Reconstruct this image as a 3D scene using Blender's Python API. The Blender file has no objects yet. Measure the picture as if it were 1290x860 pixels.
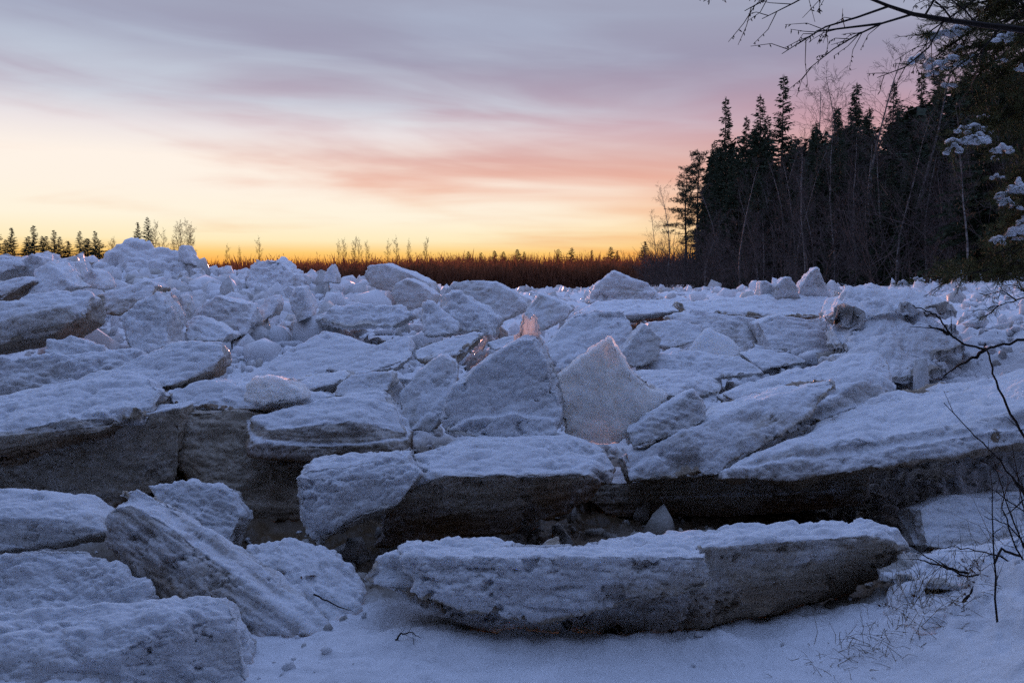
import bpy, bmesh, math, random
import numpy as np
from mathutils import Vector, Matrix

random.seed(11)
rng = np.random.default_rng(11)
SC = bpy.context.scene
COL = SC.collection
R = math.radians

# ------------------------------------------------------------------ camera
CAM_H = 2.0
FPX = 1075.0
PITCH = math.atan((430 - 358) / FPX)
cp, sp = math.cos(PITCH), math.sin(PITCH)
cam_d = bpy.data.cameras.new('camera')
cam = bpy.data.objects.new('camera', cam_d)
COL.objects.link(cam)
cam_d.sensor_width = 36.0
cam_d.lens = 36.0 * FPX / 1290.0
cam_d.clip_end = 3000
cam_d.clip_start = 0.05
cam.location = (0, 0, CAM_H)
cam.rotation_euler = (math.pi / 2 - PITCH, 0, 0)
SC.camera = cam


def P(px, py, d):
    """point of the place seen at photograph pixel (px, py) at ground distance d"""
    u = (px - 645.0) / FPX
    v = (430.0 - py) / FPX
    y = cp + v * sp
    z = -sp + v * cp
    k = d / y
    return np.array([u * k, d, CAM_H + z * k])


# ------------------------------------------------------------------ noise
def _hash(ix, iy, iz, seed):
    h = (ix.astype(np.uint32) * np.uint32(374761393) + iy.astype(np.uint32) * np.uint32(668265263)
         + iz.astype(np.uint32) * np.uint32(2246822519) + np.uint32(seed * 3266489917 & 0xffffffff))
    h = (h ^ (h >> np.uint32(13))) * np.uint32(1274126177)
    h = (h ^ (h >> np.uint32(15))) * np.uint32(2246822519)
    h = h ^ (h >> np.uint32(16))
    return h.astype(np.float32) * np.float32(2.0 / 4294967296.0) - np.float32(1.0)


def vnoise(p, seed=0):
    i = np.floor(p).astype(np.int64)
    f = (p - i).astype(np.float32)
    u = f * f * f * (f * (f * 6 - 15) + 10)
    r = 0
    for dx in (0, 1):
        wx = u[:, 0] if dx else 1 - u[:, 0]
        for dy in (0, 1):
            wy = u[:, 1] if dy else 1 - u[:, 1]
            for dz in (0, 1):
                wz = u[:, 2] if dz else 1 - u[:, 2]
                r = r + wx * wy * wz * _hash(i[:, 0] + dx, i[:, 1] + dy, i[:, 2] + dz, seed)
    return r


ROT = np.array(Matrix.Rotation(0.7, 3, 'X') @ Matrix.Rotation(1.1, 3, 'Z') @ Matrix.Rotation(0.4, 3, 'Y'))


def fbm(p, octv=4, seed=0, gain=0.5, mode=0):
    a, s, r = 1.0, 0.0, 0
    q = p
    for k in range(octv):
        n = vnoise(q, seed + k * 17)
        if mode == 1:
            n = 1 - 2 * np.abs(n)          # puffy ridges turned round: billow
        elif mode == 2:
            n = 2 * np.abs(n) - 1
        r = r + a * n
        s += a
        a *= gain
        q = (q @ ROT) * 2.03 + 3.1
    return r / s


def sstep(a, b, x):
    t = np.clip((x - a) / (b - a), 0, 1)
    return t * t * (3 - 2 * t)


# ------------------------------------------------------------------ materials
def new_mat(name):
    m = bpy.data.materials.new(name)
    m.use_nodes = True
    nt = m.node_tree
    nt.nodes.clear()
    return m, nt


class NT:
    def __init__(s, nt):
        s.nt = nt

    def n(s, t, **kw):
        nd = s.nt.nodes.new(t)
        for k, v in kw.items():
            if k.startswith('i_'):
                key = k[2:].replace('_', ' ')
                nd.inputs[key].default_value = v
            else:
                setattr(nd, k, v)
        return nd

    def l(s, a, b):
        s.nt.links.new(a, b)

    def math(s, op, a, b=None, c=None, clamp=False):
        nd = s.n('ShaderNodeMath', operation=op, use_clamp=clamp)
        for i, x in enumerate((a, b, c)):
            if x is None:
                continue
            if isinstance(x, (int, float)):
                nd.inputs[i].default_value = x
            else:
                s.l(x, nd.inputs[i])
        return nd.outputs[0]

    def mix(s, f, a, b, kind='MIX'):
        nd = s.n('ShaderNodeMix', data_type='RGBA', blend_type=kind)
        for sock, x in ((nd.inputs[0], f), (nd.inputs[6], a), (nd.inputs[7], b)):
            if isinstance(x, (int, float)):
                sock.default_value = x
            elif isinstance(x, tuple):
                sock.default_value = (*x, 1) if len(x) == 3 else x
            else:
                s.l(x, sock)
        return nd.outputs[2]

    def ramp(s, f, stops, interp='LINEAR'):
        nd = s.n('ShaderNodeValToRGB')
        cr = nd.color_ramp
        cr.interpolation = interp
        while len(cr.elements) > 1:
            cr.elements.remove(cr.elements[-1])
        first = True
        for p, c in stops:
            if first:
                e = cr.elements[0]
                e.position = p
                first = False
            else:
                e = cr.elements.new(p)
            e.color = (*c, 1) if len(c) == 3 else c
        s.l(f, nd.inputs[0])
        return nd.outputs[0]

    def noise(s, vec, scale, detail=4, rough=0.55, dist=0.0):
        nd = s.n('ShaderNodeTexNoise')
        nd.inputs['Scale'].default_value = scale
        nd.inputs['Detail'].default_value = detail
        nd.inputs['Roughness'].default_value = rough
        nd.inputs['Distortion'].default_value = dist
        if vec is not None:
            s.l(vec, nd.inputs['Vector'])
        return nd.outputs[0]


def srgb(*c):
    return tuple(((x / 255) / 12.92 if x / 255 < 0.04045 else ((x / 255 + 0.055) / 1.055) ** 2.4) for x in c)


def ice_material(name, icecol, browncol, snowcol=(0.80, 0.82, 0.86), sss=0.45, ssc=0.06):
    m, nt = new_mat(name)
    t = NT(nt)
    out = t.n('ShaderNodeOutputMaterial')
    b = t.n('ShaderNodeBsdfPrincipled')
    geo = t.n('ShaderNodeNewGeometry')
    pos = geo.outputs['Position']
    sn = t.n('ShaderNodeAttribute', attribute_name='snow').outputs['Fac']
    di = t.n('ShaderNodeAttribute', attribute_name='dirt').outputs['Fac']
    n1 = t.noise(pos, 9, 6, 0.65)
    n2 = t.noise(pos, 45, 4, 0.6)
    n3 = t.noise(pos, 2.2, 4, 0.55)
    # cloudy river ice: grey with milky veins and peat-brown layers
    veins = t.ramp(n1, [(0.3, (0, 0, 0)), (0.7, (1, 1, 1))])
    ice = t.mix(veins, tuple(c * 0.86 for c in icecol), tuple(min(1, c * 1.14) for c in icecol))
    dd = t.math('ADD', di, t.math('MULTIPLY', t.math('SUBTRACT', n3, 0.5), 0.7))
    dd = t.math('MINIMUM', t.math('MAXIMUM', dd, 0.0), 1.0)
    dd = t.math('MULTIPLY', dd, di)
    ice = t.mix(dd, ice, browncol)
    # frost and snow, patchy at its rim
    s2 = t.math('ADD', sn, t.math('MULTIPLY', t.math('SUBTRACT', n2, 0.5), 0.75))
    s2 = t.math('ADD', s2, t.math('MULTIPLY', t.math('SUBTRACT', n1, 0.5), 0.5))
    mr = t.n('ShaderNodeMapRange', interpolation_type='SMOOTHSTEP')
    mr.inputs[1].default_value = 0.1
    mr.inputs[2].default_value = 0.95
    t.l(s2, mr.inputs[0])
    sm = mr.outputs[0]
    snw = t.mix(n3, tuple(c * 0.86 for c in snowcol), snowcol)
    col = t.mix(sm, ice, snw)
    t.l(col, b.inputs['Base Color'])
    rg = t.math('ADD', t.math('MULTIPLY', sm, 0.42), t.math('ADD', t.math('MULTIPLY', n1, 0.3), 0.12))
    t.l(rg, b.inputs['Roughness'])
    b.inputs['IOR'].default_value = 1.31
    b.inputs['Subsurface Weight'].default_value = sss
    b.inputs['Subsurface Radius'].default_value = (0.8, 0.9, 1.0)
    b.inputs['Subsurface Scale'].default_value = ssc
    # grain
    bp = t.n('ShaderNodeBump')
    bp.inputs['Strength'].default_value = 0.6
    bp.inputs['Distance'].default_value = 0.014
    h = t.math('ADD', t.math('MULTIPLY', n2, 0.6), t.math('MULTIPLY', t.noise(pos, 130, 3, 0.6), t.math('ADD', t.math('MULTIPLY', sm, 0.3), 0.12)))
    h = t.math('ADD', h, t.math('MULTIPLY', n1, 0.7))
    t.l(h, bp.inputs['Height'])
    t.l(bp.outputs[0], b.inputs['Normal'])
    t.l(b.outputs[0], out.inputs[0])
    return m


def clear_material(name, trans, c1, c2):
    m, nt = new_mat(name)
    t = NT(nt)
    out = t.n('ShaderNodeOutputMaterial')
    b = t.n('ShaderNodeBsdfPrincipled')
    pos = t.n('ShaderNodeNewGeometry').outputs['Position']
    n1 = t.noise(pos, 14, 5, 0.6)
    t.l(t.mix(n1, c1, c2), b.inputs['Base Color'])
    b.inputs['Roughness'].default_value = 0.32
    b.inputs['IOR'].default_value = 1.31
    b.inputs['Transmission Weight'].default_value = 0.55
    tr = t.n('ShaderNodeBsdfTranslucent')
    tr.inputs[0].default_value = (0.96, 0.93, 0.92, 1)
    mx = t.n('ShaderNodeMixShader')
    mx.inputs[0].default_value = trans
    t.l(b.outputs[0], mx.inputs[1])
    t.l(tr.outputs[0], mx.inputs[2])
    bp = t.n('ShaderNodeBump')
    bp.inputs['Strength'].default_value = 0.6
    bp.inputs['Distance'].default_value = 0.015
    t.l(t.noise(pos, 32, 4, 0.6), bp.inputs['Height'])
    t.l(bp.outputs[0], b.inputs['Normal'])
    t.l(mx.outputs[0], out.inputs[0])
    return m


def simple_mat(name, c1, c2, scale=8, rough=0.85, translucent=0.0, tcol=None, bump=0.0):
    m, nt = new_mat(name)
    t = NT(nt)
    out = t.n('ShaderNodeOutputMaterial')
    b = t.n('ShaderNodeBsdfPrincipled')
    pos = t.n('ShaderNodeNewGeometry').outputs['Position']
    n1 = t.noise(pos, scale, 5, 0.6)
    rmp = t.ramp(n1, [(0.32, c1), (0.68, c2)])
    t.l(rmp, b.inputs['Base Color'])
    b.inputs['Roughness'].default_value = rough
    b.inputs['Specular IOR Level'].default_value = 0.2
    if bump:
        bp = t.n('ShaderNodeBump')
        bp.inputs['Strength'].default_value = 0.6
        bp.inputs['Distance'].default_value = bump
        t.l(t.noise(pos, scale * 3, 4, 0.6), bp.inputs['Height'])
        t.l(bp.outputs[0], b.inputs['Normal'])
    if translucent:
        tr = t.n('ShaderNodeBsdfTranslucent')
        tr.inputs[0].default_value = (*(tcol or c2), 1)
        mx = t.n('ShaderNodeMixShader')
        mx.inputs[0].default_value = translucent
        t.l(b.outputs[0], mx.inputs[1])
        t.l(tr.outputs[0], mx.inputs[2])
        t.l(mx.outputs[0], out.inputs[0])
    else:
        t.l(b.outputs[0], out.inputs[0])
    return m


def birch_bark():
    m, nt = new_mat('birch_bark')
    t = NT(nt)
    out = t.n('ShaderNodeOutputMaterial')
    b = t.n('ShaderNodeBsdfPrincipled')
    geo = t.n('ShaderNodeNewGeometry')
    mp = t.n('ShaderNodeMapping')
    mp.inputs['Scale'].default_value = (1.5, 1.5, 6)
    t.l(geo.outputs['Position'], mp.inputs[0])
    n1 = t.noise(mp.outputs[0], 2.0, 5, 0.7)
    t.l(t.ramp(n1, [(0.42, (0.03, 0.026, 0.024)), (0.54, (0.18, 0.165, 0.155)), (0.85, (0.34, 0.32, 0.30))]), b.inputs['Base Color'])
    b.inputs['Roughness'].default_value = 0.8
    t.l(b.outputs[0], out.inputs[0])
    return m


M = {
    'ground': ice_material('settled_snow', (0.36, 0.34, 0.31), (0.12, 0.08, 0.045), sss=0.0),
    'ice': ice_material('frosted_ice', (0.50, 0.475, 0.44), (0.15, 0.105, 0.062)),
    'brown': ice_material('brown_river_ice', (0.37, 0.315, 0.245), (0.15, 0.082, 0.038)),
    'pale': ice_material('pale_clear_ice', (0.84, 0.79, 0.73), (0.6, 0.52, 0.42), sss=0.95, ssc=0.22),
    'clear': clear_material('clear_ice', 0.2, (0.45, 0.44, 0.45), (0.8, 0.78, 0.78)),
    'crystal': clear_material('sunlit_crystal', 0.75, (0.85, 0.84, 0.84), (0.96, 0.95, 0.95)),  # whiter, more translucent clear ice, its sunlit glow put into the colour
    'snowclump': simple_mat('snow_on_branches', (0.74, 0.77, 0.82), (0.84, 0.86, 0.9), 14, 0.9, bump=0.02),
    'bark': simple_mat('dark_bark', (0.022, 0.017, 0.014), (0.06, 0.048, 0.04), 9, 0.95, bump=0.01),
    'birch': birch_bark(),
    'twig': simple_mat('bare_twig', (0.022, 0.016, 0.014), (0.12, 0.095, 0.088), 1.6, 0.9),
    'neartwig': simple_mat('wet_twig', (0.012, 0.009, 0.008), (0.035, 0.025, 0.02), 30, 0.8),
    'needle': simple_mat('spruce_needles', (0.014, 0.024, 0.014), (0.045, 0.06, 0.032), 1.2, 0.8),
    'pineneedle': simple_mat('pine_needles', (0.045, 0.06, 0.02), (0.15, 0.135, 0.05), 2.5, 0.75),
    'farbrush': simple_mat('distant_brush', (0.045, 0.024, 0.017), (0.10, 0.05, 0.032), 0.5, 0.95, translucent=0.5, tcol=(0.36, 0.14, 0.07)),  # twig brown, with sunset glare put into the warm translucent tint
    'grass': simple_mat('dry_grass', (0.10, 0.065, 0.035), (0.22, 0.16, 0.09), 20, 0.9),
    'leaf': simple_mat('dead_leaf', (0.06, 0.025, 0.015), (0.14, 0.06, 0.03), 30, 0.8),
}


# ------------------------------------------------------------------ object helpers
def tag(o, label=None, cat=None, group=None, kind=None):
    if label: o['label'] = label
    if cat: o['category'] = cat
    if group: o['group'] = group
    if kind: o['kind'] = kind
    return o


def mesh_obj(name, verts, faces, mat, parent=None, smooth=False, loc=None):
    me = bpy.data.meshes.new(name)
    if isinstance(faces, np.ndarray):
        nv, nf, k = len(verts), len(faces), faces.shape[1]
        me.vertices.add(nv)
        me.vertices.foreach_set('co', np.asarray(verts, np.float32).ravel())
        me.loops.add(nf * k)
        me.loops.foreach_set('vertex_index', faces.astype(np.int32).ravel())
        me.polygons.add(nf)
        me.polygons.foreach_set('loop_start', np.arange(0, nf * k, k, dtype=np.int32))
        me.update(calc_edges=True)
    else:
        me.from_pydata([tuple(v) for v in verts], [], faces)
        me.update()
    me.materials.append(mat)
    if smooth:
        me.polygons.foreach_set('use_smooth', np.ones(len(me.polygons), bool))
    o = bpy.data.objects.new(name, me)
    COL.objects.link(o)
    if parent:
        o.parent = parent
    if loc is not None:
        o.location = loc
    return o


def empty(name, loc, rz=0.0, sc=1.0):
    o = bpy.data.objects.new(name, None)
    o.empty_display_size = 0.2
    COL.objects.link(o)
    o.location = loc
    o.rotation_euler = (0, 0, rz)
    o.scale = (sc, sc, sc)
    return o


def copy_tree(root, loc, rz=0, sc=(1, 1, 1), tilt=(0, 0)):
    r = root.copy()
    COL.objects.link(r)
    r.location = loc
    r.rotation_euler = (tilt[0], tilt[1], rz)
    r.scale = sc
    for ch in list(root.children):
        c = ch.copy()
        COL.objects.link(c)
        c.parent = r
    return r


# ------------------------------------------------------------------ ground
UK = [-0.65, -0.35, 0.0, 0.3, 0.45, 0.62]
DK = [0, 3.5, 4.4, 5, 6, 7, 7.8, 9, 12, 16, 22, 30, 45, 70, 150, 300, 900]
HK = np.array([
    [0, .05, .12, .16, .2, .35, .8, 1.15, 1.5, 1.95, 2.45, 2.55, 2.1, 1.6, 1.2, 1.1, 1.0],
    [0, 0, .03, .05, .1, .3, .7, 1.0, 1.3, 1.7, 2.15, 2.2, 1.85, 1.5, 1.15, 1.05, 1.0],
    [0, 0, 0, 0, .03, .15, .55, .85, 1.08, 1.3, 1.42, 1.45, 1.35, 1.15, .95, .95, 1.0],
    [0, 0, .0, 0, .03, .06, .4, .8, 1.15, 1.45, 1.55, 1.55, 1.45, 1.25, 1.0, 1.0, 1.0],
    [.05, .1, .20, .15, .04, .05, .35, .8, 1.25, 1.55, 1.65, 1.7, 1.6, 1.5, 1.2, 1.1, 1.1],
    [.15, .35, .5, .42, .08, .08, .45, 1.0, 1.5, 1.75, 1.9, 2.0, 2.0, 1.9, 1.7, 1.6, 1.5]])


def ground_base(x, y):
    x = np.asarray(x, float)
    y = np.asarray(y, float)
    yy = np.maximum(y, 0.5)
    u = np.clip(x / yy, UK[0], UK[-1])
    cols = np.stack([np.interp(yy, DK, HK[i]) for i in range(len(UK))], 0)
    k = np.clip(np.searchsorted(UK, u) - 1, 0, len(UK) - 2)
    uk = np.array(UK)
    t = (u - uk[k]) / (uk[k + 1] - uk[k])
    idx = np.arange(len(u))
    z = cols[k, idx] * (1 - t) + cols[k + 1, idx] * t
    # wooded river bank on the right and behind
    z = z + sstep(12, 26, x) * 0.9 * sstep(8, 20, y) + sstep(1, -8, y) * 1.0
    z = z + sstep(260, 330, y) * 2.0
    return z


def ground_h(x, y):
    x = np.atleast_1d(np.asarray(x, float))
    y = np.atleast_1d(np.asarray(y, float))
    z = ground_base(x, y)
    r = np.hypot(x, y)
    p = np.stack([x, y, np.zeros_like(x)], 1)
    jam = sstep(6.3, 7.8, r) * sstep(20, 13, x) * sstep(200, 60, r)
    z = z - 0.16 * sstep(7.2, 8.2, r) * sstep(30, 18, r) * sstep(8, 5, x)
    z = z + jam * (0.13 * fbm(p * 1.1, 4, 3, 0.55, 1) + 0.07 * fbm(p * 3.7, 3, 5, 0.55, 2))
    z = z + sstep(15, 28, r) * jam * 0.25 * fbm(p * 0.5, 3, 8, 0.5, 1)
    z = z + sstep(5.0, 5.6, r) * sstep(8.2, 7.2, r) * 0.06 * fbm(p * 4.5, 4, 77, 0.6, 2)
    z = z + 0.05 * np.exp(-((y - 4.62 - 0.12 * (x > 1.2) * (x - 1.2)) / 0.16) ** 2) * sstep(-1.1, -.8, x) * sstep(1.5, 1.1, x) * (1 + .6 * fbm(p * 3, 2, 78))
    lefty = sstep(-1.0, -2.2, x) * sstep(5.6, 5.2, y)
    z = z + lefty * (0.05 * fbm(p * 4.0, 4, 21, 0.6, 1))
    righty = sstep(1.9, 2.6, x) * sstep(6, 5.0, y)
    z = z + righty * (0.09 * fbm(p * 3.4, 4, 31, 0.6, 1))
    z = z + (0.02 + 0.03 * sstep(6.5, 5.5, r)) * fbm(p * 2.3, 3, 9) + 0.006 * fbm(p * 11, 2, 2, 0.5, 1) + sstep(7, 6, r) * (0.022 * fbm(p * np.array([5.0, 9.0, 1]), 4, 44, 0.6, 2) + 0.02 * sstep(0.1, 0.5, fbm(p * 2.6, 3, 45)))
    return z


def hz(x, y):
    return float(ground_h([x], [y])[0])


def build_ground():
    a_front = np.radians(np.linspace(-37, 37, 760))
    a_back = np.radians(np.concatenate([np.linspace(-178, -38, 70), np.linspace(38, 178, 70)]))
    ang = np.sort(np.concatenate([a_front, a_back]))
    rr = [0.6]
    while rr[-1] < 950:
        r = rr[-1]
        rr.append(r + max(0.012, min(r * 0.004, 0.12) if 3.5 < r < 30 else r * 0.02))
    rr = np.array(rr)
    A, Rr = np.meshgrid(ang, rr)
    x = (np.sin(A) * Rr).ravel()
    y = (np.cos(A) * Rr).ravel()
    z = ground_h(x, y)
    n, m = len(rr), len(ang)
    i = np.arange(n - 1)[:, None] * m + np.arange(m)[None, :]
    j = np.roll(np.arange(m), -1)[None, :]
    ii = np.arange(n - 1)[:, None] * m
    f = np.stack([i, ii + j, ii + m + j, i + m], -1).reshape(-1, 4)[:, ::-1]
    v = np.stack([x, y, z], 1)
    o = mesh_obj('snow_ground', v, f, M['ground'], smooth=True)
    nv = len(v)
    sn = np.full(nv, 1.0, np.float32)
    r = np.hypot(x, y)
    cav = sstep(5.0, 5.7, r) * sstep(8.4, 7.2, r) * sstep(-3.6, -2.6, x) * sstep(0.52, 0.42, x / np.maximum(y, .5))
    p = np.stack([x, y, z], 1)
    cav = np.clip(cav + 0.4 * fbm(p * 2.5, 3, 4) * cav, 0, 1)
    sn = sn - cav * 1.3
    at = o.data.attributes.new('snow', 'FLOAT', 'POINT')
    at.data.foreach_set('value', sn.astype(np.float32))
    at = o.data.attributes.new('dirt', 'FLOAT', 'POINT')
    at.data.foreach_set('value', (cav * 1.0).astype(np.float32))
    tag(o, kind='structure')


build_ground()

# ------------------------------------------------------------------ ice blocks
SEED = [100]


def hull_mesh(hulls):
    V, F = [], []
    for pts in hulls:
        bm = bmesh.new()
        for p in pts:
            bm.verts.new(p)
        res = bmesh.ops.convex_hull(bm, input=bm.verts, use_existing_faces=False)
        junk = [g for g in res['geom_interior'] + res['geom_unused'] if isinstance(g, bmesh.types.BMVert)]
        bmesh.ops.delete(bm, geom=list(set(junk)), context='VERTS')
        bmesh.ops.recalc_face_normals(bm, faces=bm.faces)
        bm.verts.ensure_lookup_table()
        bm.verts.index_update()
        o = len(V)
        V += [tuple(v.co) for v in bm.verts]
        F += [[o + v.index for v in f.verts] for f in bm.faces]
        bm.free()
    return V, F


def layered(pts, n, jit=0.05):
    """split a convex body into n plates along its thin axis, each broken a little differently"""
    A = np.array(pts, float)
    bm = bmesh.new()
    for p in pts:
        bm.verts.new(p)
    res = bmesh.ops.convex_hull(bm, input=bm.verts, use_existing_faces=False)
    junk = [g for g in res['geom_interior'] + res['geom_unused'] if isinstance(g, bmesh.types.BMVert)]
    bmesh.ops.delete(bm, geom=list(set(junk)), context='VERTS')
    c = A.mean(0)
    w, ev = np.linalg.eigh((A - c).T @ (A - c))
    nrm = ev[:, 0]
    if nrm[2] < 0:
        nrm = -nrm
    q = (A - c) @ nrm
    lo, hi = q.min(), q.max()
    cuts = np.sort(np.concatenate([[lo, hi], lo + (hi - lo) * (np.arange(1, n) / n + rng.uniform(-.12, .12, n - 1) / n * 2)]))
    out = []
    for i in range(n):
        b2 = bm.copy()
        a0, a1 = cuts[i] - 0.03 * (hi - lo), cuts[i + 1] + 0.03 * (hi - lo)
        for co_, no_ in ((c + nrm * a0, -nrm), (c + nrm * a1, nrm)):
            bmesh.ops.bisect_plane(b2, geom=b2.verts[:] + b2.edges[:] + b2.faces[:], plane_co=co_, plane_no=no_, clear_outer=True)
        L = np.array([v.co[:] for v in b2.verts])
        b2.free()
        if len(L) < 4:
            continue
        m = L.mean(0)
        d = L - m
        h = (d @ nrm)[:, None] * nrm
        # in plane: shrink a little and bite some corners
        k = rng.uniform(1 - jit * 1.6, 1 + jit * .4)
        per = 1 + rng.uniform(-jit, jit * .3, (len(L), 1))
        L = m + h + (d - h) * k * per
        out.append([tuple(x) for x in L])
    bm.free()
    return out or [pts]


def sculpt(V, F, vox, style, world_off=(0, 0, 0)):
    """voxel-remesh the hulls into one body, then crumble, layer and snow it"""
    SEED[0] += 7
    seed = SEED[0]
    me = bpy.data.meshes.new('tmp')
    me.from_pydata(V, [], F)
    me.update()
    o = bpy.data.objects.new('tmp', me)
    COL.objects.link(o)
    m = o.modifiers.new('r', 'REMESH')
    m.mode = 'VOXEL'
    m.voxel_size = vox
    s = o.modifiers.new('s', 'SMOOTH')
    s.iterations = style.get('smooth', 4)
    s.factor = 0.5
    dg = bpy.context.evaluated_depsgraph_get()
    nm = bpy.data.meshes.new_from_object(o.evaluated_get(dg))
    bpy.data.objects.remove(o)
    bpy.data.meshes.remove(me)
    n = len(nm.vertices)
    co = np.empty(n * 3, np.float32)
    nm.vertices.foreach_get('co', co)
    co = co.reshape(-1, 3).astype(np.float64)
    no = np.empty(n * 3, np.float32)
    nm.vertices.foreach_get('normal', no)
    no = no.reshape(-1, 3).astype(np.float64)
    p = co + seed * 1.37
    ext = co.max(0) - co.min(0)
    size = float(np.sort(ext)[1])
    # slab normal = thinnest axis
    c = co - co.mean(0)
    w, ev = np.linalg.eigh(c.T @ c / n)
    ns = ev[:, 0]
    if ns[2] < 0:
        ns = -ns
    ns = ns if style.get('ns') is None else np.array(style['ns'])
    q = c @ ns
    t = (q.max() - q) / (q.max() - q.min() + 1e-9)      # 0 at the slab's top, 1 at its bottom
    wp = style.get('warp', 1.0)
    la = ev[:, 2]
    an = style.get('streak', 0.42)
    ps = p - np.outer((p @ la) * an, la)        # stretched along the slab
    d = 0.055 * size * wp * fbm(ps * (2.2 / size), 3, seed)
    d += 0.030 * size * wp * fbm(ps * (8.0 / size), 4, seed + 3, 0.55, 2)
    side = sstep(0.8, 0.4, np.abs(no @ ns))
    lay = style.get('layer', 0.6)
    if lay:
        qq = np.stack([q * 26 / max(size, .3), 2.2 * fbm(p * 1.6, 3, seed + 1), 1.5 * fbm(p * 5, 2, seed + 2)], 1)
        d += side * lay * 0.026 * min(size, 1.2) * fbm(qq, 3, seed + 5, 0.65)
    nz = no[:, 2]
    sn = sstep(0.1, 1.0, nz + 0.34 * fbm(ps * (4 / max(size, .3)), 4, seed + 6, 0.6) + 0.22 * fbm(ps * 14, 4, seed + 8, 0.7))
    fr = style.get('frost', 0.3)
    fn = fbm(ps * (3.0 / max(size, .3)), 5, seed + 9, 0.6)
    if 'fgrad' in style:
        fr = np.clip(fr + style['fgrad'] * sstep(0.75, 0.0, (co[:, 0] - co[:, 0].min()) / ext[0]), 0, 1)
    frost = np.clip(fr * 1.2 + 0.1 + 0.55 * fn * (0.35 + fr) + 0.25 * (0.5 - t), 0, 1) * sstep(-1.0, 0.35, nz + 0.5 * fn)
    mod = sstep(-0.1, 0.5, fbm(p * (3.0 / max(size, .3)), 2, seed + 31))
    lump = vox * 3.0 * style.get('lump', 1.0) * (0.18 + 1.0 * mod)
    f1 = 0.15 / vox
    rough = np.clip(0.4 * sn + frost * (1 - sn) * 0.9, 0, 1)
    d += rough * lump * (0.7 * fbm(ps * f1, 4, seed + 11, 0.75, 1) + 0.1 + 0.5 * fbm(p * f1 * 0.4, 3, seed + 41, 0.6, 2))
    d += (1 - sn) * vox * 1.3 * fbm(p * f1 * 0.7, 4, seed + 12, 0.65, 2)
    # chips broken off
    ch = fbm(p * (5.0 / max(size, .25)), 5, seed + 14, 0.6)
    d -= 0.05 * size * sstep(0.22, 0.42, ch) * style.get('chip', 1.0) * (1 - 0.6 * sn)
    co2 = co + no * d[:, None]
    nm.vertices.foreach_set('co', co2.astype(np.float32).ravel())
    nm.update()
    snow = np.clip(np.maximum(sn * style.get('snow', 1.0), frost * 0.8), 0, 1)
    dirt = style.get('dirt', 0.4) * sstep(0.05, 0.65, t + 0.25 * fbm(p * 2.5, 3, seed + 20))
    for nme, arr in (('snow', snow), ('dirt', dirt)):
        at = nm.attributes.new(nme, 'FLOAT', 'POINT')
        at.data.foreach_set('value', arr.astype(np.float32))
    nm.polygons.foreach_set('use_smooth', np.ones(len(nm.polygons), bool))
    nm.materials.clear()
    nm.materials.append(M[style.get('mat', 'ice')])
    return nm


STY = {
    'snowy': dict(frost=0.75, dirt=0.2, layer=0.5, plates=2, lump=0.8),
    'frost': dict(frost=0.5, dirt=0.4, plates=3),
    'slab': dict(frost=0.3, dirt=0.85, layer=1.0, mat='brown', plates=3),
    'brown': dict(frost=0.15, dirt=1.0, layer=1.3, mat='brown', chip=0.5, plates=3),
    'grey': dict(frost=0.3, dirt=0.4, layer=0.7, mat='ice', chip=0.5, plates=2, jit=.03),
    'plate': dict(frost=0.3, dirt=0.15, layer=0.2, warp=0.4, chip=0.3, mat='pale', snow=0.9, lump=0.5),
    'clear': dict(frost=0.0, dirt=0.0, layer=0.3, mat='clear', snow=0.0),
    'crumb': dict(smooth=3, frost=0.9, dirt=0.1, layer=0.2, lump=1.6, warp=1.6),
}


def ice(name, label, cat, hulls, style='frost', group=None, **over):
    st = dict(STY[style])
    st.update(over)
    hp = []
    for pts, ext in hulls:
        dm = sum(q[2] for q in pts) / len(pts)
        k = st.get('flat', 0.42 if dm > 8.4 else 0.72)
        a = [P(q[0], q[1], dm + (q[2] - dm) * k) for q in pts]
        e = np.array(ext, float)
        hp.append([tuple(q) for q in a] + [tuple(q + e) for q in a])
    allp = np.array([q for h in hp for q in h])
    d = float(np.min(allp[:, 1]))
    vox = st.get('vox', max(0.006, d * 1.45 / 853))
    base = np.array([allp[:, 0].mean(), allp[:, 1].mean(), allp[:, 2].min()])
    hp = [[tuple(np.array(q) - base) for q in h] for h in hp]
    nl = st.get('plates', 0)
    if nl:
        hp = [x for h in hp for x in layered(h, nl, st.get('jit', 0.05))]
    V, F = hull_mesh(hp)
    nm = sculpt(V, F, vox, st)
    nm.name = name
    o = bpy.data.objects.new(name, nm)
    COL.objects.link(o)
    o.location = base
    tag(o, label, cat, group, 'thing')
    return o






# ---- the front row on the snow
ice('ice_floe', 'longest ice slab lying in front of all others with rough snowy left end', 'ice slab', [
    ([(470, 700, 5.0), (560, 682, 5.1), (640, 690, 5.0), (600, 800, 4.65), (520, 775, 4.7), (452, 730, 4.85), (640, 806, 4.6), (700, 690, 4.85), (720, 810, 4.62)], (0.05, 0.35, -0.05)),
    ([(690, 682, 4.85), (850, 690, 4.75), (1100, 672, 4.9), (720, 668, 5.15), (850, 664, 5.25), (1000, 655, 5.35), (1100, 651, 5.4), (1150, 660, 5.35), (1168, 688, 5.25), (1160, 700, 5.2),
      (700, 800, 4.65), (800, 812, 4.62), (900, 792, 4.72), (960, 768, 4.85), (1060, 745, 5.0), (1130, 718, 5.15)], (0.0, 0.12, -0.12)),
    ([(500, 700, 4.75), (700, 700, 4.55), (900, 700, 4.62), (900, 745, 4.58), (660, 785, 4.5), (520, 750, 4.62)], (0, 0.3, 0))],
    'slab', frost=0.36, fgrad=0.65, dirt=0.7, lump=1.8, warp=1.3)
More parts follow.
